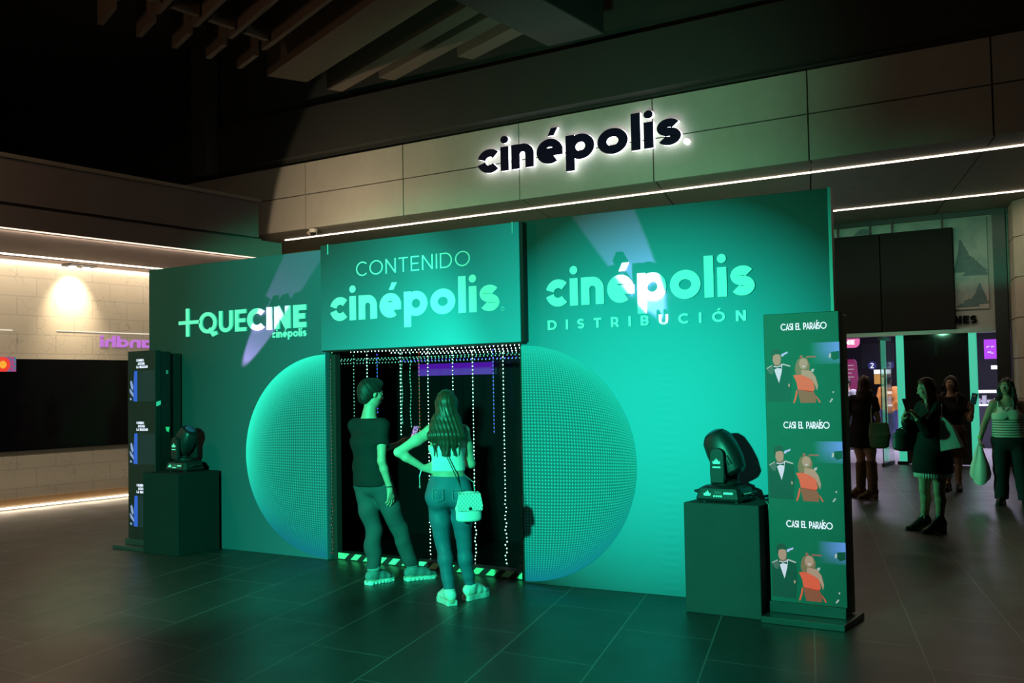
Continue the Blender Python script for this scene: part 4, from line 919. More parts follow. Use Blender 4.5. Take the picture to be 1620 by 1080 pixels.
def body(f, J, s, fem=False, arms=True, legs=True, hide=0.0):
    """J: joint dict; J['face'] facing of the chest, J['side'] the person's right-hand direction"""
    sd = unit(np.array(J['shR']) - np.array(J['shL'])); hs = unit(np.array(J['hipR']) - np.array(J['hipL']))
    sw = np.linalg.norm(np.array(J['shR']) - np.array(J['shL'])) / 2
    n, ch, wa, pe = (np.array(J[q], float) for q in ('neck', 'chest', 'waist', 'pelvis'))
    w0, w1, w2 = J.get('w', (.155, .125, .165) if fem else (.170, .150, .160)); dp = J.get('dep', (.105, .085, .115) if fem else (.115, .105, .115))
    sm = (np.array(J['shR']) + np.array(J['shL'])) / 2
    f.loft([(sm - [0, 0, .01], sw * .86, .062), (ch, w0, dp[0]), (wa, w1, dp[1])], sd, .05).loft([(wa, w1, dp[1]), (pe, w2, dp[2]), ((np.array(J['hipR']) + np.array(J['hipL'])) / 2 - [0, 0, .02], w2 * .92, dp[2] * .9)], hs, .05)
    f.cone(J['shL'], sm + [0, 0, .025], .045, .05, .05).cone(J['shR'], sm + [0, 0, .025], .045, .05, .05)
    f.chain([sm + [0, 0, .02], n, lerp(n, J['head'], .62)], [.062 if not fem else .055, .052 if not fem else .045, .053 if not fem else .045], .035)
    fa = np.array(J['face'])
    if fem and not J.get('flat'):
        for q in (-1, 1): f.ell(ch + sd * q * .07 + fa * .065 + [0, 0, -.01], (.060, .055, .060), (sd, fa, (0, 0, 1)), .06)
    for q in 'LR':
        if legs:
            f.chain([np.array(J['hip' + q]), lerp(J['hip' + q], J['kn' + q], .5), J['kn' + q]], [.088 * s, .075 * s, .055 * s], .03)
            kn, an = np.array(J['kn' + q], float), np.array(J['an' + q], float); fl = np.array(J.get('ff' + q, fa))
            f.chain([kn, lerp(kn, an, .3) - fl * .014, lerp(kn, an, .7) - fl * .006, an], [.053 * s, .056 * s, .042 * s, .036 * s], .02)
        if arms:
            f.chain([J['sh' + q], lerp(J['sh' + q], J['el' + q], .45), J['el' + q]], [.052 * s, .046 * s, .037 * s], .025)
            f.chain([J['el' + q], lerp(J['el' + q], J['wr' + q], .3), J['wr' + q]], [.037 * s, .038 * s, .025 * s], .015)
def foot(f, an, d, s=1.0, rs=1.0):
    d = unit([d[0], d[1], 0]); an = np.array(an, float); g = np.array([an[0], an[1], 0])
    f.cone(an, g - d * .035 + [0, 0, .035], .036 * rs, .034 * rs, .03); f.chain([g - d * .035 + [0, 0, .035], g + d * .09 * s + [0, 0, .035], g + d * .165 * s + [0, 0, .026]], [.034 * rs, .036 * rs, .026 * rs], .03)
    f.cone(g + d * .04 + [0, 0, .075], g + d * .12 * s + [0, 0, .035], .032 * rs, .03 * rs, .03)
def shoe(name, an, d, mat, solemat, root, L=.285, wd=.05, h=.005, heel=0.0, high=.0, sole=.028, teeth=False):
    d = unit([d[0], d[1], 0]); sd = np.array([d[1], -d[0], 0]); an = np.array(an, float); g = np.array([an[0], an[1], 0.0]); b = g - d * L * .25
    at = lambda t, z, u=0: b + d * L * t + sd * u + [0, 0, z]
    f = Field(at(.5, .1) - L * .62, at(.5, .1) + [L * .62, L * .62, .1 + high], h)
    sec = [(at(.06, sole + heel + .035), wd * .72, .040), (at(.25, sole + heel * .8 + .038), wd * .78, .045), (at(.5, sole + heel * .3 + .030), wd * .90, .035), (at(.72, sole + .022), wd * 1.0, .028), (at(.93, sole + .015), wd * .70, .018)]
    for (c0, a0, b0), (c1, a1, b1) in zip(sec, sec[1:]):
        f.loft([(c0, a0, b0), (c1, a1, b1)], sd, .02)
    f.cone(at(.18, sole + heel + .05), np.array([an[0], an[1], max(an[2], sole + heel + .05)]) + [0, 0, .02 + high], wd * .86, wd * .86, .025)
    f.cone(at(.30, sole + heel + .085), at(.62, sole + .045), .030, .026, .03)
    f.cut(at(0, sole + .003 - 0), (0, 0, -1))
    if heel: f.cut(at(.45, sole + .004), unit(-np.array([0, 0, 1]) - d * (heel / (L * .45))), at(.1, .0), .1)
    f.cut([an[0], an[1], sole + heel + .088 + high], (0, 0, 1))
    inner = np.array([an[0], an[1], sole + heel + .1 + high]); f.ell(inner, (wd * .62, wd * .62, .04), (sd, d, (0, 0, 1)), 0, 's')
    o = f.build(name, mat, root, 1)
    prof = [(.0, .75), (.03, .86), (.12, .92), (.3, .86), (.5, .9), (.7, 1.08), (.86, .98), (.95, .72), (1.0, .35)]
    out = [at(t, 0, wd * q) for t, q in prof] + [at(t, 0, -wd * q) for t, q in prof[::-1]]
    m = MB()
    if heel:
        fr = [at(t, 0, wd * q) for t, q in prof[4:]] + [at(t, 0, -wd * q) for t, q in prof[4:][::-1]]; m.prism(fr, (0, 0, .012 + sole * .4))
        m.prism([at(.02, 0, wd * .6), at(.2, 0, wd * .6), at(.2, 0, -wd * .6), at(.02, 0, -wd * .6)], (0, 0, heel + sole + .01))
    else: m.prism(out, (0, 0, sole + .006))
    if teeth:
        for i in range(7):
            for u in (-1, 1): m.tube([at(.08 + .13 * i, .012, u * wd * .7), at(.08 + .13 * i, .012, u * wd * 1.06)], .011, 10)
    m.build('sole', solemat, o, bevel=.004)
    return o
def folds(amp, fz, seed=0):
    r = random.Random(seed); w_ = [(r.uniform(-1, 1) * fz, r.uniform(-1, 1) * fz, r.uniform(.6, 1.4) * fz, r.uniform(0, 6)) for _ in range(6)]
    return lambda x, y, z: amp * sum(np.sin(a * x + b * y + c * z + d + 1.5 * np.sin(7 * z + d)) for a, b, c, d in w_) / 3
def bounds(J, m=.16):
    p = np.array([v for k, v in J.items() if k not in ('face', 'w', 'dep', 'flat', 'ffL', 'ffR')]); return p.min(0) - m, p.max(0) + m

SKIN = plain('warm_skin', (.47, .29, .21), .5, var=.08, spec=.35)
SKIN_D = plain('tan_skin', (.42, .27, .20), .5, var=.08, spec=.35)
def person(label, J, group=None):
    c = (np.array(J['anL']) + np.array(J['anR'])) / 2
    return thing('person', label, 'person', (float(c[0]), float(c[1]), 0), group)

def garment(name, mat, root, J, s=1, fem=False, h=.007, sleeves=0, legs=False, grow=.012, top=None, bottom=None, fold=None, extra=None, neck=True, sl_r=(.056, .052), nk=.10, leg_cut=None, cutters=()):
    lo, hi = bounds(J, .2); f = Field(lo, hi, h); body(f, J, s, fem, arms=False, legs=legs)
    if sleeves:
        for q in 'LR':
            t = sleeves
            if t < 1: f.sleeve(J['sh' + q], lerp(J['sh' + q], J['el' + q], t), sl_r[0], sl_r[1])
            else:
                f.cone(J['sh' + q], J['el' + q], sl_r[0], sl_r[1], .03)
                f.sleeve(J['el' + q], lerp(J['el' + q], J['wr' + q], t - 1), sl_r[1], sl_r[1] * .72, .02)
    if extra: extra(f)
    f.d -= grow
    if fold: f.rough(fold)
    if neck: c = np.array(J['neck'], float); f.cut(c + [0, 0, -.035], (0, 0, 1), c + [0, 0, .06], nk)
    if top is not None: f.cut((0, 0, top), (0, 0, 1))
    if bottom is not None: f.cut((0, 0, bottom), (0, 0, -1))
    if leg_cut:
        for q in 'LR': p = np.array(J['an' + q]); f.cut((0, 0, leg_cut[q] if isinstance(leg_cut, dict) else leg_cut), (0, 0, -1), [p[0], p[1], .0], .20)
    for c in cutters: f.cut(*c)
    return f.build(name, mat, root, 2)
def cuff(name, mat, root, kn, an, z0, z1, r):
    kn, an = np.array(kn, float), np.array(an, float); g = lambda z: an + (kn - an) * (z - an[2]) / (kn[2] - an[2])
    T = [g(z) for z in (z0, z0 + .004, z1 - .004, z1)]; rr = [r * .96, r, r * 1.01, r * .97]
    m = MB(); m.loft([[p + r_ * np.array([math.cos(2 * math.pi * i / 20), math.sin(2 * math.pi * i / 20), 0]) for i in range(20)] for p, r_ in zip(T, rr)]); m.build(name, mat, root, smooth=True)

# --- man in the black t-shirt at the doorway
J = dict(head=(-5.955, 6.755, 1.600), neck=(-5.972, 6.742, 1.425), shR=(-5.838, 6.750, 1.330), shL=(-6.118, 6.725, 1.330), elR=(-5.785, 6.675, 1.045), wrR=(-5.760, 6.745, .815), elL=(-6.10, 6.93, 1.10), wrL=(-6.03, 7.19, 1.150),
         chest=(-5.978, 6.737, 1.20), waist=(-5.972, 6.745, 1.0), pelvis=(-5.955, 6.757, .87), hipR=(-5.87, 6.765, .82), hipL=(-6.04, 6.75, .82), knR=(-5.815, 6.93, .455), anR=(-5.775, 7.055, .10), knL=(-5.995, 6.805, .44), anL=(-5.965, 6.765, .10), face=(-.086, .996, 0), w=(.150, .130, .140), dep=(.110, .100, .110), ffR=(.481, .859, 0), ffL=(.15, .99, 0))
man = person('man in black t-shirt and grey jeans at the doorway, holding up a phone', J)
f = Field(*bounds(J, .2), .0065); body(f, J, .92)
hf = unit((.40, .90, -.14)); PM = head(f, J['head'], hf, (0, .1, 1), 1.0)
hand(f, J['wrR'], (.05, .10, -1), (-1, 0, 0), (.1, 1, 0), 22, 1.0)
hand(f, J['wrL'], (.15, .75, .55), (.3, .5, -.5), (.9, -.1, .2), 42, .98)
foot(f, J['anR'], J['ffR']); foot(f, J['anL'], J['ffL']); f.build('body', SKIN, man)
hsd = np.cross(hf, (0, 0, 1)); ax = (unit(hsd), hf, unit(np.cross(hsd, hf)))
f = Field(PM(0, 0, 0) - .17, PM(0, 0, 0) + .17, .005)
f.ell(PM(0, -.022, .036), (.088, .110, .098), ax, .02).ell(PM(0, -.064, -.020), (.070, .056, .076), ax, .03).ell(PM(0, .030, .085), (.070, .072, .050), ax, .02)
f.rough(lambda x, y, z: .003 * np.sin(95 * x + 40 * z) * np.sin(80 * y + 55 * z))
f.cut(PM(0, .046, .02), unit(np.array(hf) * 1.0 - np.array([0, 0, .45]))); f.cut(PM(0, .004, -.01), unit(hf), PM(0, .06, -.055), .072); f.build('hair', plain('black_hair', (.016, .012, .010), .6, spec=.35), man)
face_parts(PM, hf, unit(hsd), 1.0, man, plain('lips', (.40, .18, .15), .4), plain('dark_brow', (.03, .02, .02), .7))
TEE = plain('black_tee', (.011, .012, .012), .85, spec=.2)
def ts(f): f.loft([(J['waist'], .142, .112), (J['pelvis'], .150, .122), ((-5.952, 6.757, .80), .152, .124)], (1, .08, 0), .03)
garment('t_shirt', TEE, man, J, sleeves=.52, grow=.012, bottom=.825, fold=folds(.0045, 22, 3), nk=.085, sl_r=(.050, .055), extra=ts)
JEAN = Mat('grey_denim'); n = JEAN.noise(5, 4); JEAN.set(col=JEAN.mix(n, (.034, .042, .048), (.060, .072, .080)), rough=.8, spec=.2); JEAN.bump(JEAN.noise(180, 2), .15, .002)
def lg(f):
    for q in 'LR': f.chain([J['hip' + q], lerp(J['hip' + q], J['kn' + q], .5), J['kn' + q], lerp(J['kn' + q], J['an' + q], .5), J['an' + q]], [.084, .078, .064, .056, .048], .03)
garment('jeans', JEAN.m, man, J, .88, legs=True, grow=.006, top=.93, fold=folds(.006, 26, 9), extra=lg, neck=False, leg_cut=.125)
for q in 'LR': cuff('rolled_cuff', plain('pale_cuff', (.22, .28, .28), .8), man, J['kn' + q], J['an' + q], .118, .152, .058)
KNIT = plain('grey_knit_shoe', (.14, .19, .20), .75, bump=.3); RUB = plain('white_rubber', (.72, .76, .74), .5); SOCK = plain('pale_sock', (.62, .66, .62), .8)
for q in 'LR':
    shoe('shoe', J['an' + q], J['ff' + q], KNIT, RUB, man, L=.29, wd=.050, teeth=True)
    m = MB(); p = np.array(J['an' + q]); m.tube([p + [0, 0, -.03], p + [0, 0, .03]], .042, 16); m.build('sock', SOCK, man, smooth=True)
m = MB(); p = V(J['wrR']); m.lathe([(.030, -.005), (.032, 0), (.030, .005)], Matrix.Translation(p + V((0, 0, .012))), 20); m.build('bracelet', BLACKP, man, smooth=True)
T_ = rot_about((-5.965, 7.335, 1.235), R(-10), R(-22))
ph = thing('phone', 'lit phone held up by the man in the black t-shirt', 'phone', (-5.965, 7.335, 1.235))
m = MB(); m.box((-.037, -.004, -.075), (.037, .004, .075), T_); m.build('case', BLACKP, ph, bevel=.004)
a = Mat('phone_picture'); a.set(col=(.02, .02, .02), em=a.mix(a.ramp(a.noise(60, 3), .45, .6), (.10, .05, .45), (.85, .75, 1)), es=.75)
m = MB(); m.box((-.033, -.0052, -.070), (.033, -.004, .070), T_); m.build('display', a.m, ph)

# --- woman in the white top
J = dict(head=(-4.930, 6.452, 1.505), neck=(-4.926, 6.458, 1.375), shL=(-5.025, 6.384, 1.315), shR=(-4.830, 6.532, 1.305), elL=(-5.175, 6.165, 1.160), wrL=(-5.055, 6.325, 1.030), elR=(-4.822, 6.615, 1.050), wrR=(-4.980, 6.780, 1.040),
         chest=(-4.923, 6.460, 1.20), waist=(-4.930, 6.455, 1.035), pelvis=(-4.922, 6.460, .88), hipL=(-4.995, 6.405, .82), hipR=(-4.852, 6.512, .82), knL=(-4.965, 6.430, .435), knR=(-4.868, 6.570, .425), anL=(-4.890, 6.405, .085), anR=(-4.858, 6.635, .085), face=(-.60, .80, 0), w=(.125, .112, .150), dep=(.092, .082, .118), ffL=(-.85, .52, 0), ffR=(.10, .99, 0))
wom = person('woman in white sleeveless top and tight jeans, long brown hair, hand on her hip', J)
f = Field(*bounds(J, .2), .0065); body(f, J, .90, True)
hf = unit((-.66, .74, -.10)); PW = head(f, J['head'], hf, (0, 0, 1), .94, True)
hand(f, J['wrL'], (.80, .42, -.12), (-.5, .75, 0), (.0, .1, .9), 12, .92)
hand(f, J['wrR'], (-.75, .45, .3), (-.3, .3, -.6), (-.3, -.2, .8), 40, .9)
foot(f, J['anR'], J['ffR'], .9, .9); foot(f, J['anL'], J['ffL'], .9, .9); f.build('body', plain('light_skin', (.62, .42, .31), .5, var=.06, spec=.35), wom)
hsd = unit(np.cross(hf, (0, 0, 1))); ax = (hsd, hf, unit(np.cross(hsd, hf)))
f = Field(np.array(J['chest']) - [.26, .26, .08], np.array(J['head']) + [.2, .2, .18], .0055)
f.ell(PW(0, -.016, .034), (.081, .100, .092), ax, .02)
b = -np.array([-.60, .80, 0]); rr = np.array([.8, .6, 0])
hd_ = np.array(J['head'])
f.loft([(PW(0, -.025, .01), .078, .075), (PW(0, -.04, -.08), .082, .062), (hd_ + b * .085 + rr * -.005 + [0, 0, -.165], .105, .040), (hd_ + b * .118 + rr * -.01 + [0, 0, -.215], .100, .026), (hd_ + b * .126 + rr * -.01 + [0, 0, -.285], .055, .010)], rr, .04)
for i in range(15):
    u = -.118 + .0165 * i; e = -.30 + .10 * math.sin(i * 2.3) - .03 * (5 - abs(i - 7)) * .5
    p0 = hd_ + b * .060 + rr * u * .72 + [0, 0, -.10]; p1 = hd_ + b * (.125 - abs(u) * .15) + rr * u * 1.05 + [0, 0, -.225]; p2 = hd_ + b * (.128 - abs(u) * .2) + rr * (u * 1.02 + .012 * math.sin(i * 5.1)) + [0, 0, e]
    f.chain([p0, p1, p2], [.026, .017, .004], .03)
f.rough(lambda x, y, z: .0022 * np.sin(210 * (x * .8 + y * .6) + 8 * np.sin(9 * z)))
f.cut(PW(0, .042, .01), unit(hf * 1.0 - np.array([0, 0, .5])), PW(0, .1, -.02), .105); f.build('hair', plain('brown_hair', (.060, .036, .022), .42, var=.4, scale=30, spec=.5), wom)
face_parts(PW, hf, hsd, .94, wom, plain('lips_rose', (.45, .18, .17), .4), plain('brown_brow', (.08, .05, .03), .7))
c_ = np.array(J['chest']); sdw = unit(np.array(J['shR']) - np.array(J['shL']))
WT = plain('white_knit', (.86, .86, .84), .75, var=.03, spec=.2)
up_ = (np.array(J['shR']) + np.array(J['shL'])) / 2
garment('tank_top', WT, wom, J, .9, True, grow=.009, bottom=1.005, fold=folds(.0045, 24, 5), nk=.085,
        cutters=[(up_ + sdw * .098 + [0, 0, 0], unit(sdw + [0, 0, .05]), up_ + sdw * .16 + [0, 0, .0], .115), (up_ - sdw * .098, unit(-sdw + [0, 0, .05]), up_ - sdw * .16, .115)])
BJ = Mat('dark_teal_denim'); n = BJ.noise(4, 4); BJ.set(col=BJ.mix(n, (.035, .115, .175), (.06, .19, .27)), rough=.55, spec=.3); BJ.bump(BJ.noise(150, 2), .12, .002)
def lg2(f):
    for q in 'LR':
        f.ell(lerp(J['hip' + q], J['kn' + q], .05) + np.array([.60, -.80, 0]) * .055 + [0, 0, .015], (.082, .075, .095), (sdw, (-.6, .8, 0), (0, 0, 1)), .03)
garment('jeans', BJ.m, wom, J, .90, True, legs=True, grow=.007, top=.965, fold=folds(.0028, 30, 4), extra=lg2, neck=False, leg_cut=.095)
m = MB(); wc = np.array(J['waist']) * [1, 1, 0]
rg = lambda z, k: [wc + sdw * (.128 * k * math.cos(2 * math.pi * i / 36)) + np.array([-.6, .8, 0]) * (.101 * k * math.sin(2 * math.pi * i / 36)) + [0, 0, z] for i in range(36)]
m.loft([rg(.925, 1.08), rg(.93, 1.09), rg(.962, 1.055), rg(.965, 1.045)]); m.build('waistband', BJ.m, wom, smooth=True)
m = MB()
for q in (-1, 1):
    o_ = wc + sdw * .075 * q + np.array([.6, -.8, 0]) * .150; m.tube([o_ + sdw * -.04 + [0, 0, .875], o_ + sdw * .04 + [0, 0, .875]], .0022, 5); 
    m.tube([o_ + sdw * -.04 + [0, 0, .875], o_ + sdw * -.038 + [0, 0, .80], o_ + [0, 0, .785], o_ + sdw * .038 + [0, 0, .80], o_ + sdw * .04 + [0, 0, .875]], .0022, 5)
m.build('pocket_stitching', plain('pale_thread', (.16, .30, .36), .7), wom)
WS = plain('white_leather', (.82, .82, .80), .5, var=.03)
for q in 'LR':
    shoe('shoe', J['an' + q], J['ff' + q], WS, RUB, wom, L=.265, wd=.047, sole=.034)
    m = MB(); p = np.array(J['an' + q]); m.tube([p + [0, 0, -.02], p + [0, 0, .035]], .036, 16); m.build('sock', SOCK, wom, smooth=True)
m = MB(); p = V(J['wrL']) + V((-.01, -.02, -.01)); m.tube([p, p + V((-.01, -.012, -.05)), p + V((-.008, -.012, -.125))], .0025, 6); m.lathe([(.002, -.012), (.009, 0), (.002, .012)], Matrix.Translation(p + V((-.008, -.012, -.13))), 10); m.build('wrist_charm', plain('pale_chain', (.6, .6, .55), .3, metal=.6), wom)
# quilted bag hanging at her right side
bg = thing('shoulder_bag', 'small white quilted shoulder bag hanging at the woman\'s right hip', 'bag', (-4.70, 6.41, .64))
bx, by = np.array([.80, .60, 0]) * .98 + np.array([-.6, .8, 0]) * .2, np.array([.52, -.85, 0]); bx = unit(bx); by = unit(np.cross(bx, (0, 0, 1)))
bc = np.array([-4.705, 6.415, .755])
f = Field(bc - .2, bc + .2, .005); 
f.loft([(bc + [0, 0, -.098], .098, .050), (bc + [0, 0, -.02], .098, .046), (bc + [0, 0, .085], .074, .034)], bx, .02); f.cut(bc + [0, 0, -.118], (0, 0, -1)); f.build('bag_body', WS, bg, 1)
QL = Mat('quilted_white'); p = QL.pos(); q1 = QL.math('ABSOLUTE', QL.math('SINE', QL.math('MULTIPLY', QL.math('ADD', QL.math('ADD', p[0], QL.math('MULTIPLY', p[1], .7)), p[2]), 95))); q2 = QL.math('ABSOLUTE', QL.math('SINE', QL.math('MULTIPLY', QL.math('SUBTRACT', QL.math('ADD', p[0], QL.math('MULTIPLY', p[1], .7)), p[2]), 95)))
QL.set(col=(.82, .82, .80), rough=.45); QL.bump(QL.math('POWER', QL.math('MULTIPLY', q1, q2), .4), .9, .006)
m = MB(); P4 = lambda u, d, z: bc + bx * u + by * d + [0, 0, z]
m.loft([[P4(-.078, -.02, .098), P4(.078, -.02, .098), P4(.078, -.02, .104), P4(-.078, -.02, .104)], [P4(-.084, .040, .085), P4(.084, .040, .085), P4(.084, .047, .09), P4(-.084, .047, .09)], [P4(-.098, .052, 0), P4(.098, .052, 0), P4(.098, .060, .002), P4(-.098, .060, .002)], [P4(-.094, .053, -.035), P4(.094, .053, -.035), P4(.094, .060, -.035), P4(-.094, .060, -.035)]]); m.build('flap', QL.m, bg, bevel=.003)
m = MB(); m.lathe([(.011, 0), (.013, .004), (.010, .008)], Matrix.Translation(V(P4(0, .060, -.018))) @ V(by).to_track_quat('Z', 'Y').to_matrix().to_4x4(), 14); m.build('clasp', plain('dark_clasp', (.1, .1, .1), .3, metal=.8), bg, smooth=True)
m = MB(); m.tube([P4(-.05, 0, .10), (-4.775, 6.418, .88), (-4.815, 6.375, 1.02), (-4.866, 6.33, 1.17), (-4.925, 6.315, 1.27), (-4.990, 6.345, 1.345), (-5.02, 6.395, 1.372), (-5.03, 6.46, 1.34), (-4.99, 6.55, 1.22)], .0042, 7); m.tube([P4(.05, 0, .10), P4(.045, -.02, .17), P4(-.03, -.04, .235)], .0042, 7); m.build('strap', plain('thin_chain_strap', (.10, .11, .10), .4, metal=.3), bg, smooth=True)

# --- visitors at the right, farther back
def visitor(label, J, s, fem, hf, h=.009, hands=(), skin=SKIN_D, feet=True, group=None, hs=.95):
    r = person(label, J, group); f = Field(*bounds(J, .22), h); body(f, J, s, fem); P = head(f, J['head'], hf, (0, 0, 1), hs, fem)
    for a_ in hands: hand(f, *a_)
    if feet:
        for q in 'LR': foot(f, J['an' + q], J['ff' + q], .9, .9)
    f.build('body', skin, r); return r, P
def long_hair(name, mat, r, P, hf, length, wd=.085, s=.95, front=False):
    sd_ = unit(np.cross(hf, (0, 0, 1))); hf = unit(hf); c = P(0, 0, 0); f = Field(c - [.22, .22, length + .1], c + [.22, .22, .2], .007)
    f.ell(P(0, -.014, .034), (.083 * s, .102 * s, .094 * s), (sd_, hf, unit(np.cross(sd_, hf))), .02)
    bk = c - np.array([hf[0], hf[1], 0]) * .055
    f.loft([(P(0, -.03, .0), .080, .070), (bk + [0, 0, -.12], wd, .055), (bk + [0, 0, -length * .7], wd, .038), (bk + [0, 0, -length], wd * .7, .02)], sd_, .04)
    if front:
        for q in (-1, 1): f.chain([P(q * .070, .01, .04), P(q * .088, .01, -.06), P(q * .105, .03, -.18), P(q * .115, .06, -.30)], [.03, .034, .036, .014], .03)
    f.rough(lambda x, y, z: .003 * np.sin(150 * (x * sd_[0] + y * sd_[1]) + 7 * np.sin(11 * z)))
    f.cut(P(0, .046, .0), unit(hf * 1.0 - np.array([0, 0, .42])), P(0, .11, -.02), .10); return f.build(name, mat, r, 1)
BLK = plain('black_fabric', (.011, .011, .012), .85, spec=.2); LEA = plain('black_leather', (.012, .012, .012), .35); DHAIR = plain('dark_hair', (.022, .014, .012), .5)

# woman with black coat and lace hem taking a picture
J = dict(head=(-2.590, 11.90, 1.535), neck=(-2.552, 11.918, 1.405), shL=(-2.66, 12.02, 1.33), shR=(-2.45, 11.83, 1.33), elR=(-2.52, 11.66, 1.08), wrR=(-2.64, 11.64, 1.24), elL=(-2.78, 11.95, 1.08), wrL=(-2.80, 11.76, 1.22), chest=(-2.54, 11.92, 1.20), waist=(-2.55, 11.92, 1.02), pelvis=(-2.55, 11.92, .88), hipL=(-2.63, 11.97, .82), hipR=(-2.47, 11.87, .82), knL=(-2.655, 11.96, .45), knR=(-2.485, 11.86, .44), anL=(-2.675, 11.99, .13), anR=(-2.49, 11.86, .13), face=unit((-.68, -.73, 0)), ffL=(-.95, -.30, 0), ffR=(-.80, -.60, 0), w=(.16, .155, .175))
v1, P = visitor('woman in black coat with white lace hem and bare legs, holding a phone', J, 1.0, True, unit((-.93, -.30, -.25)), .0085, [(J['wrR'], (-.55, -.25, .80), (-.6, .2, -.2), (-.2, .9, .2), 35, .95), (J['wrL'], (.25, -.55, .75), (.5, .3, -.2), (.2, -.8, .3), 35, .95)], skin=SKIN)
long_hair('hair', plain('dark_red_hair', (.10, .012, .014), .45, var=.3, scale=25), v1, P, unit((-.93, -.30, 0)), .34, front=True)
def coat(f): f.loft([(J['waist'], .170, .13), (J['pelvis'], .195, .16), ((-2.555, 11.92, .72), .215, .175), ((-2.56, 11.92, .50), .225, .18)], (.74, -.68, 0), .03)
garment('coat', BLK, v1, J, 1, True, .009, sleeves=1.75, grow=.014, bottom=.635, fold=folds(.006, 18, 2), extra=coat, sl_r=(.062, .055), nk=.07)
m = MB(); lc = np.array([-2.557, 11.92, 0])
for i in range(44):
    t0, t1 = 2 * math.pi * i / 44, 2 * math.pi * (i + .62) / 44; u_, v_ = np.array([.74, -.68, 0]), np.array([.68, .74, 0])
    e = lambda t, z, k=1: lc + u_ * .218 * k * math.cos(t) + v_ * .176 * k * math.sin(t) + [0, 0, z]
    m.loft([[e(t0, .665), e(t1, .665), e(t1, .665, .96), e(t0, .665, .96)], [e(t0, .61), e(t1, .61), e(t1, .61, .96), e(t0, .61, .96)], [e((t0 + t1) / 2 - .01, .585), e((t0 + t1) / 2 + .01, .585), e((t0 + t1) / 2 + .01, .585, .97), e((t0 + t1) / 2 - .01, .585, .97)]])
m.build('lace_hem', plain('white_lace', (.72, .72, .70), .8), v1)
m = MB(); m.lathe([(.031, -.010), (.034, 0), (.031, .010)], Matrix.Translation(V(J['wrR']) + V((.01, .003, -.02))) @ V((-.45, -.1, .8)).to_track_quat('Z', 'Y').to_matrix().to_4x4(), 18); m.build('bracelet', plain('pale_bracelet', (.7, .75, .7), .4), v1, smooth=True)
for q in 'LR':
    shoe('ankle_boot', (J['an' + q][0], J['an' + q][1], .17), J['ff' + q], LEA, LEA, v1, L=.27, wd=.046, heel=.055, high=.06, sole=.016)
pp = thing('phone', 'phone raised by the woman in the black coat', 'phone', (-2.735, 11.60, 1.29)); T_ = rot_about((-2.735, 11.62, 1.365), R(62), R(-20))
m = MB(); m.box((-.037, -.005, -.075), (.037, .005, .075), T_); m.build('case', BLACKP, pp, bevel=.004); m = MB(); m.box((-.033, .005, -.07), (.033, .0062, .07), T_); m.build('display', plain('dim_display', (.05, .05, .06), .2), pp)
WBAG = plain('white_paper_bag', (.70, .72, .70), .7)
m = MB(); b0 = np.array([-2.31, 11.67, .88]); u_ = unit((.75, -.2, 0)); v_ = np.array([.2, .75, 0])
m.loft([[b0 + u_ * a_ + v_ * d_ + [0, 0, z_] for a_, d_, z_ in ((-.10, -.05, 0), (.125, -.05, .05), (.125, .05, .05), (-.10, .05, 0))], [b0 + u_ * a_ + v_ * d_ + [0, 0, z_] for a_, d_, z_ in ((-.11, -.05, .20), (.03, -.03, .26), (.03, .03, .26), (-.11, .05, .20))], [b0 + u_ * a_ + v_ * d_ + [0, 0, z_] for a_, d_, z_ in ((-.115, -.01, .37), (-.09, -.01, .38), (-.09, .01, .38), (-.115, .01, .37))]]); o = m.build('shopping_bag', WBAG, bevel=.004); q = MB(); q.tube([(-2.395, 11.68, 1.25), (-2.40, 11.70, 1.31), (-2.41, 11.76, 1.365), (-2.43, 11.84, 1.39)], .006, 7); q.build('bag_handle', WBAG, o, smooth=True); tag(o, 'white paper bag hanging behind the woman in the black coat', 'bag')
hb = thing('handbag', 'dark handbag hanging from the arm of the woman in the black coat', 'handbag', (-2.83, 11.90, .86)); c = np.array([-2.835, 11.90, .985])
f = Field(c - .25, c + .25, .008); f.loft([(c + [0, 0, -.09], .12, .055), (c + [0, 0, .05], .115, .05), (c + [0, 0, .10], .08, .03)], (.9, .3, 0), .02); f.build('bag_body', plain('dark_grey_leather', (.035, .036, .036), .5), hb)
m = MB(); m.tube([c + [.07, .02, .10], (-2.79, 11.93, 1.13), (-2.82, 11.90, 1.135), c + [-.08, -.03, .10]], .007, 8); m.build('strap', LEA, hb, smooth=True)

# woman in the white striped top
J = dict(head=(-2.245, 14.862, 1.520), neck=(-2.238, 14.875, 1.375), shR=(-2.405, 14.845, 1.30), shL=(-2.07, 14.895, 1.29), elR=(-2.515, 14.82, 1.05), wrR=(-2.560, 14.72, .845), elL=(-1.99, 14.91, 1.02), wrL=(-2.0, 14.82, .80), chest=(-2.242, 14.87, 1.16), waist=(-2.24, 14.87, .97), pelvis=(-2.235, 14.87, .83), hipR=(-2.33, 14.86, .79), hipL=(-2.14, 14.885, .79), knR=(-2.335, 14.80, .43), knL=(-2.105, 14.86, .43), anR=(-2.345, 14.84, .08), anL=(-2.065, 14.80, .08), face=unit((.10, -.99, 0)), ffR=(-.1, -.99, 0), ffL=(.2, -.97, 0), w=(.175, .178, .200), dep=(.12, .12, .13))
v2, P = visitor('woman with long dark hair, white striped top and black trousers at the right edge', J, 1.05, True, unit((-.22, -.96, .05)), .0085, [(J['wrR'], (-.05, -.15, -1), (.9, 0, 0), (0, -1, 0), 60, .95)], skin=SKIN_D)
hf = unit((-.22, -.96, .05)); face_parts(P, hf, unit(np.cross(hf, (0, 0, 1))), .95, v2, plain('lips_dark', (.30, .10, .09), .4), DHAIR)
long_hair('hair', DHAIR, v2, P, hf, .30, wd=.10, front=True)
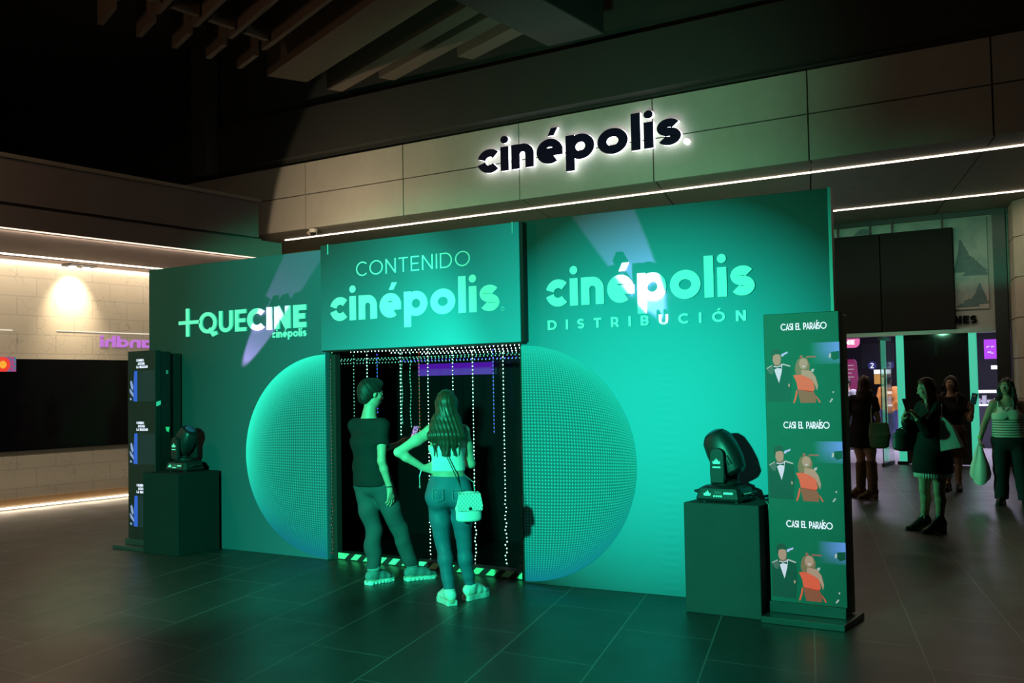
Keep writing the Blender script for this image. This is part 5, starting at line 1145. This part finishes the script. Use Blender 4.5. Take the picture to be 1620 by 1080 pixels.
ST = Mat('white_top_dark_stripes'); p = ST.pos(); st = ST.math('MULTIPLY', ST.math('LESS_THAN', ST.math('FRACT', ST.math('MULTIPLY', p[2], 1 / .032)), .30), ST.math('LESS_THAN', p[2], 1.115)); ST.set(col=ST.mix(st, (.66, .64, .58), (.05, .03, .03)), rough=.8, spec=.2)
sdv = unit(np.array(J['shR']) - np.array(J['shL'])); sm_ = (np.array(J['shR']) + np.array(J['shL'])) / 2
garment('striped_top', ST.m, v2, J, 1.05, True, .009, grow=.013, bottom=.865, fold=folds(.003, 20, 8), nk=.10, cutters=[(sm_ + sdv * .125, sdv, sm_ + sdv * .19, .10), (sm_ - sdv * .125, -sdv, sm_ - sdv * .19, .10), (np.array(J['neck']) + [0, -.05, -.10], unit((0, -.5, .85)), np.array(J['neck']) + [0, -.12, -.02], .085)])
def lg3(f):
    for q in 'LR': f.chain([J['hip' + q], J['kn' + q], J['an' + q]], [.105, .080, .075], .03)
garment('trousers', plain('black_trousers', (.012, .012, .018), .85), v2, J, 1.05, True, .009, legs=True, grow=.012, top=.90, fold=folds(.005, 20, 6), extra=lg3, neck=False, leg_cut=.075)
for q in 'LR': shoe('shoe', J['an' + q], J['ff' + q], LEA, LEA, v2, L=.25, wd=.045)
m = MB(); m.tube([(-2.33, 14.80, 1.33), (-2.28, 14.745, 1.24), (-2.245, 14.735, 1.20), (-2.21, 14.745, 1.24), (-2.15, 14.80, 1.33)], .006, 6); m.box((-2.27, 14.722, 1.10), (-2.22, 14.732, 1.17)); m.build('necklace', plain('dark_pendant', (.05, .05, .05), .4), v2)
m = MB(); m.lathe([(.030, -.016), (.034, 0), (.030, .016)], Matrix.Translation(V(J['wrR']) + V((0, .01, .03))), 18); m.build('wristband', plain('green_wristband', (.25, .75, .15), .5), v2, smooth=True)
m = MB(); c0 = np.array([-2.565, 14.69, .30])
rgs = []
for z, a_, b_, tw in ((0.0, .105, .045, 0), (.10, .125, .06, .1), (.22, .105, .05, .2), (.33, .07, .035, .3), (.42, .045, .022, .4), (.49, .02, .014, .5)):
    rgs.append([c0 + [a_ * math.cos(t + tw) * (1 + .10 * math.sin(5 * t)), b_ * math.sin(t + tw) * (1 + .25 * math.sin(4 * t + 1)), z + .045 * math.cos(2 * t) * (z < .05) * 1.0] for t in [2 * math.pi * i / 28 for i in range(28)]])
m.loft(rgs); o = m.build('plastic_bag', plain('white_plastic_bag', (.68, .72, .68), .5, var=.1), smooth=True); tag(o, 'white plastic bag carried by the woman in the striped top', 'bag')

# woman in black dress and brown boots, walking away
J = dict(head=(-4.075, 14.94, 1.585), neck=(-4.095, 14.94, 1.44), shL=(-4.255, 14.95, 1.365), shR=(-3.955, 14.93, 1.355), elL=(-4.32, 14.90, 1.09), wrL=(-4.345, 14.83, .87), elR=(-3.90, 14.94, 1.09), wrR=(-3.915, 14.92, .86), chest=(-4.105, 14.935, 1.22), waist=(-4.105, 14.935, 1.05), pelvis=(-4.10, 14.935, .92), hipL=(-4.18, 14.955, .86), hipR=(-4.02, 14.915, .86), knL=(-4.155, 14.97, .47), knR=(-4.005, 14.92, .46), anL=(-4.20, 15.05, .10), anR=(-3.985, 14.88, .10), face=unit((-.35, .93, 0)), ffL=(-.80, -.25, 0), ffR=(-.85, -.4, 0), w=(.145, .125, .165))
v3, P = visitor('woman in short black dress and tall brown boots walking away into the lobby', J, 1.0, True, unit((-.2, .97, 0)), .009, [(J['wrL'], (.05, -.1, -1), (1, 0, 0), (0, 1, 0), 25, .95), (J['wrR'], (0, -.05, -1), (-1, 0, 0), (0, 1, 0), 50, .95)])
long_hair('hair', plain('reddish_brown_hair', (.045, .020, .014), .45, var=.3, scale=25), v3, P, unit((-.2, .97, 0)), .26, wd=.10)
def dr3(f): f.loft([(J['waist'], .135, .10), (J['pelvis'], .18, .14), ((-4.10, 14.935, .60), .235, .18)], (.95, .25, 0), .03)
garment('dress', BLK, v3, J, 1, True, .009, sleeves=.55, grow=.012, bottom=.705, fold=folds(.006, 20, 12), extra=dr3, nk=.08)
BB = plain('brown_suede', (.115, .075, .038), .8)
f = Field(*bounds(J, .2), .009)
for q in 'LR': f.chain([J['kn' + q], lerp(J['kn' + q], J['an' + q], .5), np.array(J['an' + q])], [.078, .072, .058], .01)
f.rough(folds(.005, 24, 13)); f.cut((0, 0, .56), (0, 0, 1)); f.build('boot_shafts', BB, v3)
for q in 'LR': shoe('boot', (J['an' + q][0], J['an' + q][1], .14), J['ff' + q], BB, LEA, v3, L=.27, wd=.046, heel=.05, high=.05, sole=.015)
tt = thing('tote_bag', 'dark green tote bag with a pale strap carried by the woman in the black dress', 'bag', (-3.86, 14.85, .72)); c = np.array([-3.865, 14.84, .88])
f = Field(c - .3, c + .3, .009); f.loft([(c + [0, 0, -.15], .13, .06), (c + [0, 0, 0], .145, .06), (c + [0, 0, .16], .12, .035)], (.95, .25, 0), .02); f.rough(folds(.005, 18, 3)); f.cut(c + [0, 0, .17], (0, 0, 1)); f.build('bag_body', plain('olive_canvas', (.10, .15, .09), .85), tt)
m = MB(); m.tube([c + [-.09, -.03, .16], (-3.97, 14.85, 1.2), (-3.955, 14.90, 1.42), (-3.96, 14.99, 1.38)], .009, 8); m.build('strap', plain('pale_strap', (.5, .5, .42), .7), tt, smooth=True)

# woman standing in front of the dark glass, raising a phone in a teal case
J = dict(head=(-3.213, 16.34, 1.565), neck=(-3.219, 16.345, 1.41), shR=(-3.38, 16.32, 1.335), shL=(-3.07, 16.37, 1.325), elR=(-3.42, 16.31, 1.06), wrR=(-3.36, 16.20, .84), elL=(-2.965, 16.34, 1.04), wrL=(-2.905, 16.19, 1.17), chest=(-3.226, 16.342, 1.19), waist=(-3.23, 16.341, 1.0), pelvis=(-3.225, 16.343, .87), hipR=(-3.30, 16.331, .82), hipL=(-3.145, 16.354, .82), knR=(-3.295, 16.33, .44), knL=(-3.15, 16.355, .44), anR=(-3.296, 16.33, .09), anL=(-3.153, 16.355, .09), face=unit((.12, -.99, 0)), ffR=(-.15, -.98, 0), ffL=(.2, -.97, 0))
v4, P = visitor('woman in dark top and brown skirt before the dark glass, holding a teal phone aloft', J, 1.0, True, unit((-.1, -.98, 0)), .009, [(J['wrL'], (-.05, -.2, .97), (.3, -.8, 0), (-.9, -.2, 0), 28, 1.0), (J['wrR'], (0, -.2, -1), (1, 0, 0), (0, -1, 0), 30, .95)])
hf = unit((-.1, -.98, 0)); face_parts(P, hf, unit(np.cross(hf, (0, 0, 1))), .95, v4, plain('lips_plum', (.3, .1, .1), .4), DHAIR)
long_hair('hair', DHAIR, v4, P, hf, .26, wd=.09, front=True)
garment('top', BLK, v4, J, 1, True, .009, sleeves=.6, grow=.012, bottom=.88, fold=folds(.004, 20, 21), nk=.09)
def sk(f): f.loft([(J['waist'], .14, .11), (J['pelvis'], .175, .14), ((-3.225, 16.343, .45), .215, .17)], (.99, .15, 0), .03)
garment('skirt', plain('brown_skirt', (.06, .03, .022), .85), v4, J, 1, True, .009, grow=.012, top=.96, bottom=.50, fold=folds(.006, 22, 22), extra=sk, neck=False)
for q in 'LR': shoe('shoe', J['an' + q], J['ff' + q], LEA, LEA, v4, L=.25, wd=.044)
pp = thing('phone', 'phone in a teal case raised by the woman before the dark glass', 'phone', (-2.885, 16.10, 1.30)); T_ = rot_about((-2.865, 16.125, 1.345), R(8), R(-8), R(12))
m = MB(); m.box((-.040, -.006, -.080), (.040, .006, .080), T_); m.build('case', plain('teal_case', (.03, .30, .42), .4), pp, bevel=.006)
m = MB(); m.lathe([(.012, 0), (.016, .003), (.012, .004)], T_ @ Matrix.Translation((0, -.006, .035)) @ Matrix.Rotation(R(90), 4, 'X'), 16); m.build('ring_mark', MARK, pp)

# people inside the lobby
def lobby_person(label, c, ht, tint, leg, hairm, fw, sleeves=1.8):
    k = ht / 1.70; fw = unit((*fw, 0)); r_ = np.array([fw[1], -fw[0], 0]); c = np.array([c[0], c[1], 0.0]); W = lambda u, d, z: tuple(c + r_ * u * k + fw * d * k + [0, 0, z * k])
    J = dict(head=W(0, .02, 1.58), neck=W(0, 0, 1.43), shR=W(.165, 0, 1.36), shL=W(-.165, 0, 1.36), elR=W(.235, -.02, 1.09), wrR=W(.17, .14, .92), elL=W(-.235, -.02, 1.09), wrL=W(-.17, .14, .92), chest=W(0, 0, 1.21), waist=W(0, 0, 1.02), pelvis=W(0, 0, .89), hipR=W(.085, 0, .84), hipL=W(-.085, 0, .84), knR=W(.09, .03, .46), knL=W(-.1, .02, .46), anR=W(.09, -.02, .09), anL=W(-.11, 0, .09), face=fw, ffR=fw, ffL=fw)
    r, P = visitor(label, J, 1.0, False, fw, .012, [(J['wrR'], tuple(fw * .6 + [0, 0, -.5]), (0, 0, -1), tuple(-r_), 30, 1.0), (J['wrL'], tuple(fw * .6 + [0, 0, -.5]), (0, 0, -1), tuple(r_), 30, 1.0)])
    f = Field(P(0, 0, 0) - .2, P(0, 0, 0) + .2, .009); f.ell(P(0, -.018, .036), (.084, .102, .096), (r_, fw, (0, 0, 1)), .02).ell(P(0, -.05, -.03), (.068, .052, .075), (r_, fw, (0, 0, 1)), .03); f.cut(P(0, .045, .02), unit(fw - np.array([0, 0, .45]))); f.build('hair', hairm, r, 1)
    garment('jacket', tint, r, J, 1, False, .012, sleeves=sleeves, grow=.018, bottom=.84 * k, fold=folds(.008, 16, 31), sl_r=(.066, .062), nk=.085)
    garment('jeans', leg, r, J, 1, False, .012, legs=True, grow=.012, top=.92 * k, neck=False, leg_cut=.10, fold=folds(.006, 18, 7))
    for q in 'LR': shoe('shoe', J['an' + q], J['ff' + q], LEA, RUB, r, L=.28, wd=.05)
DEN = plain('blue_denim', (.06, .09, .22), .8)
lobby_person('person in an orange jacket and blue jeans, seen from behind inside the lobby', (-6.28, 25.0), 1.74, plain('orange_jacket', (.85, .33, .07), .7), DEN, DHAIR, (.25, .97))
lobby_person('person in a pale grey shirt inside the lobby, half hidden by the right screen tower', (-7.10, 24.6), 1.68, plain('pale_grey_shirt', (.50, .50, .55), .8), plain('dark_trousers', (.03, .03, .04), .8), DHAIR, (-.3, -.95), .6)
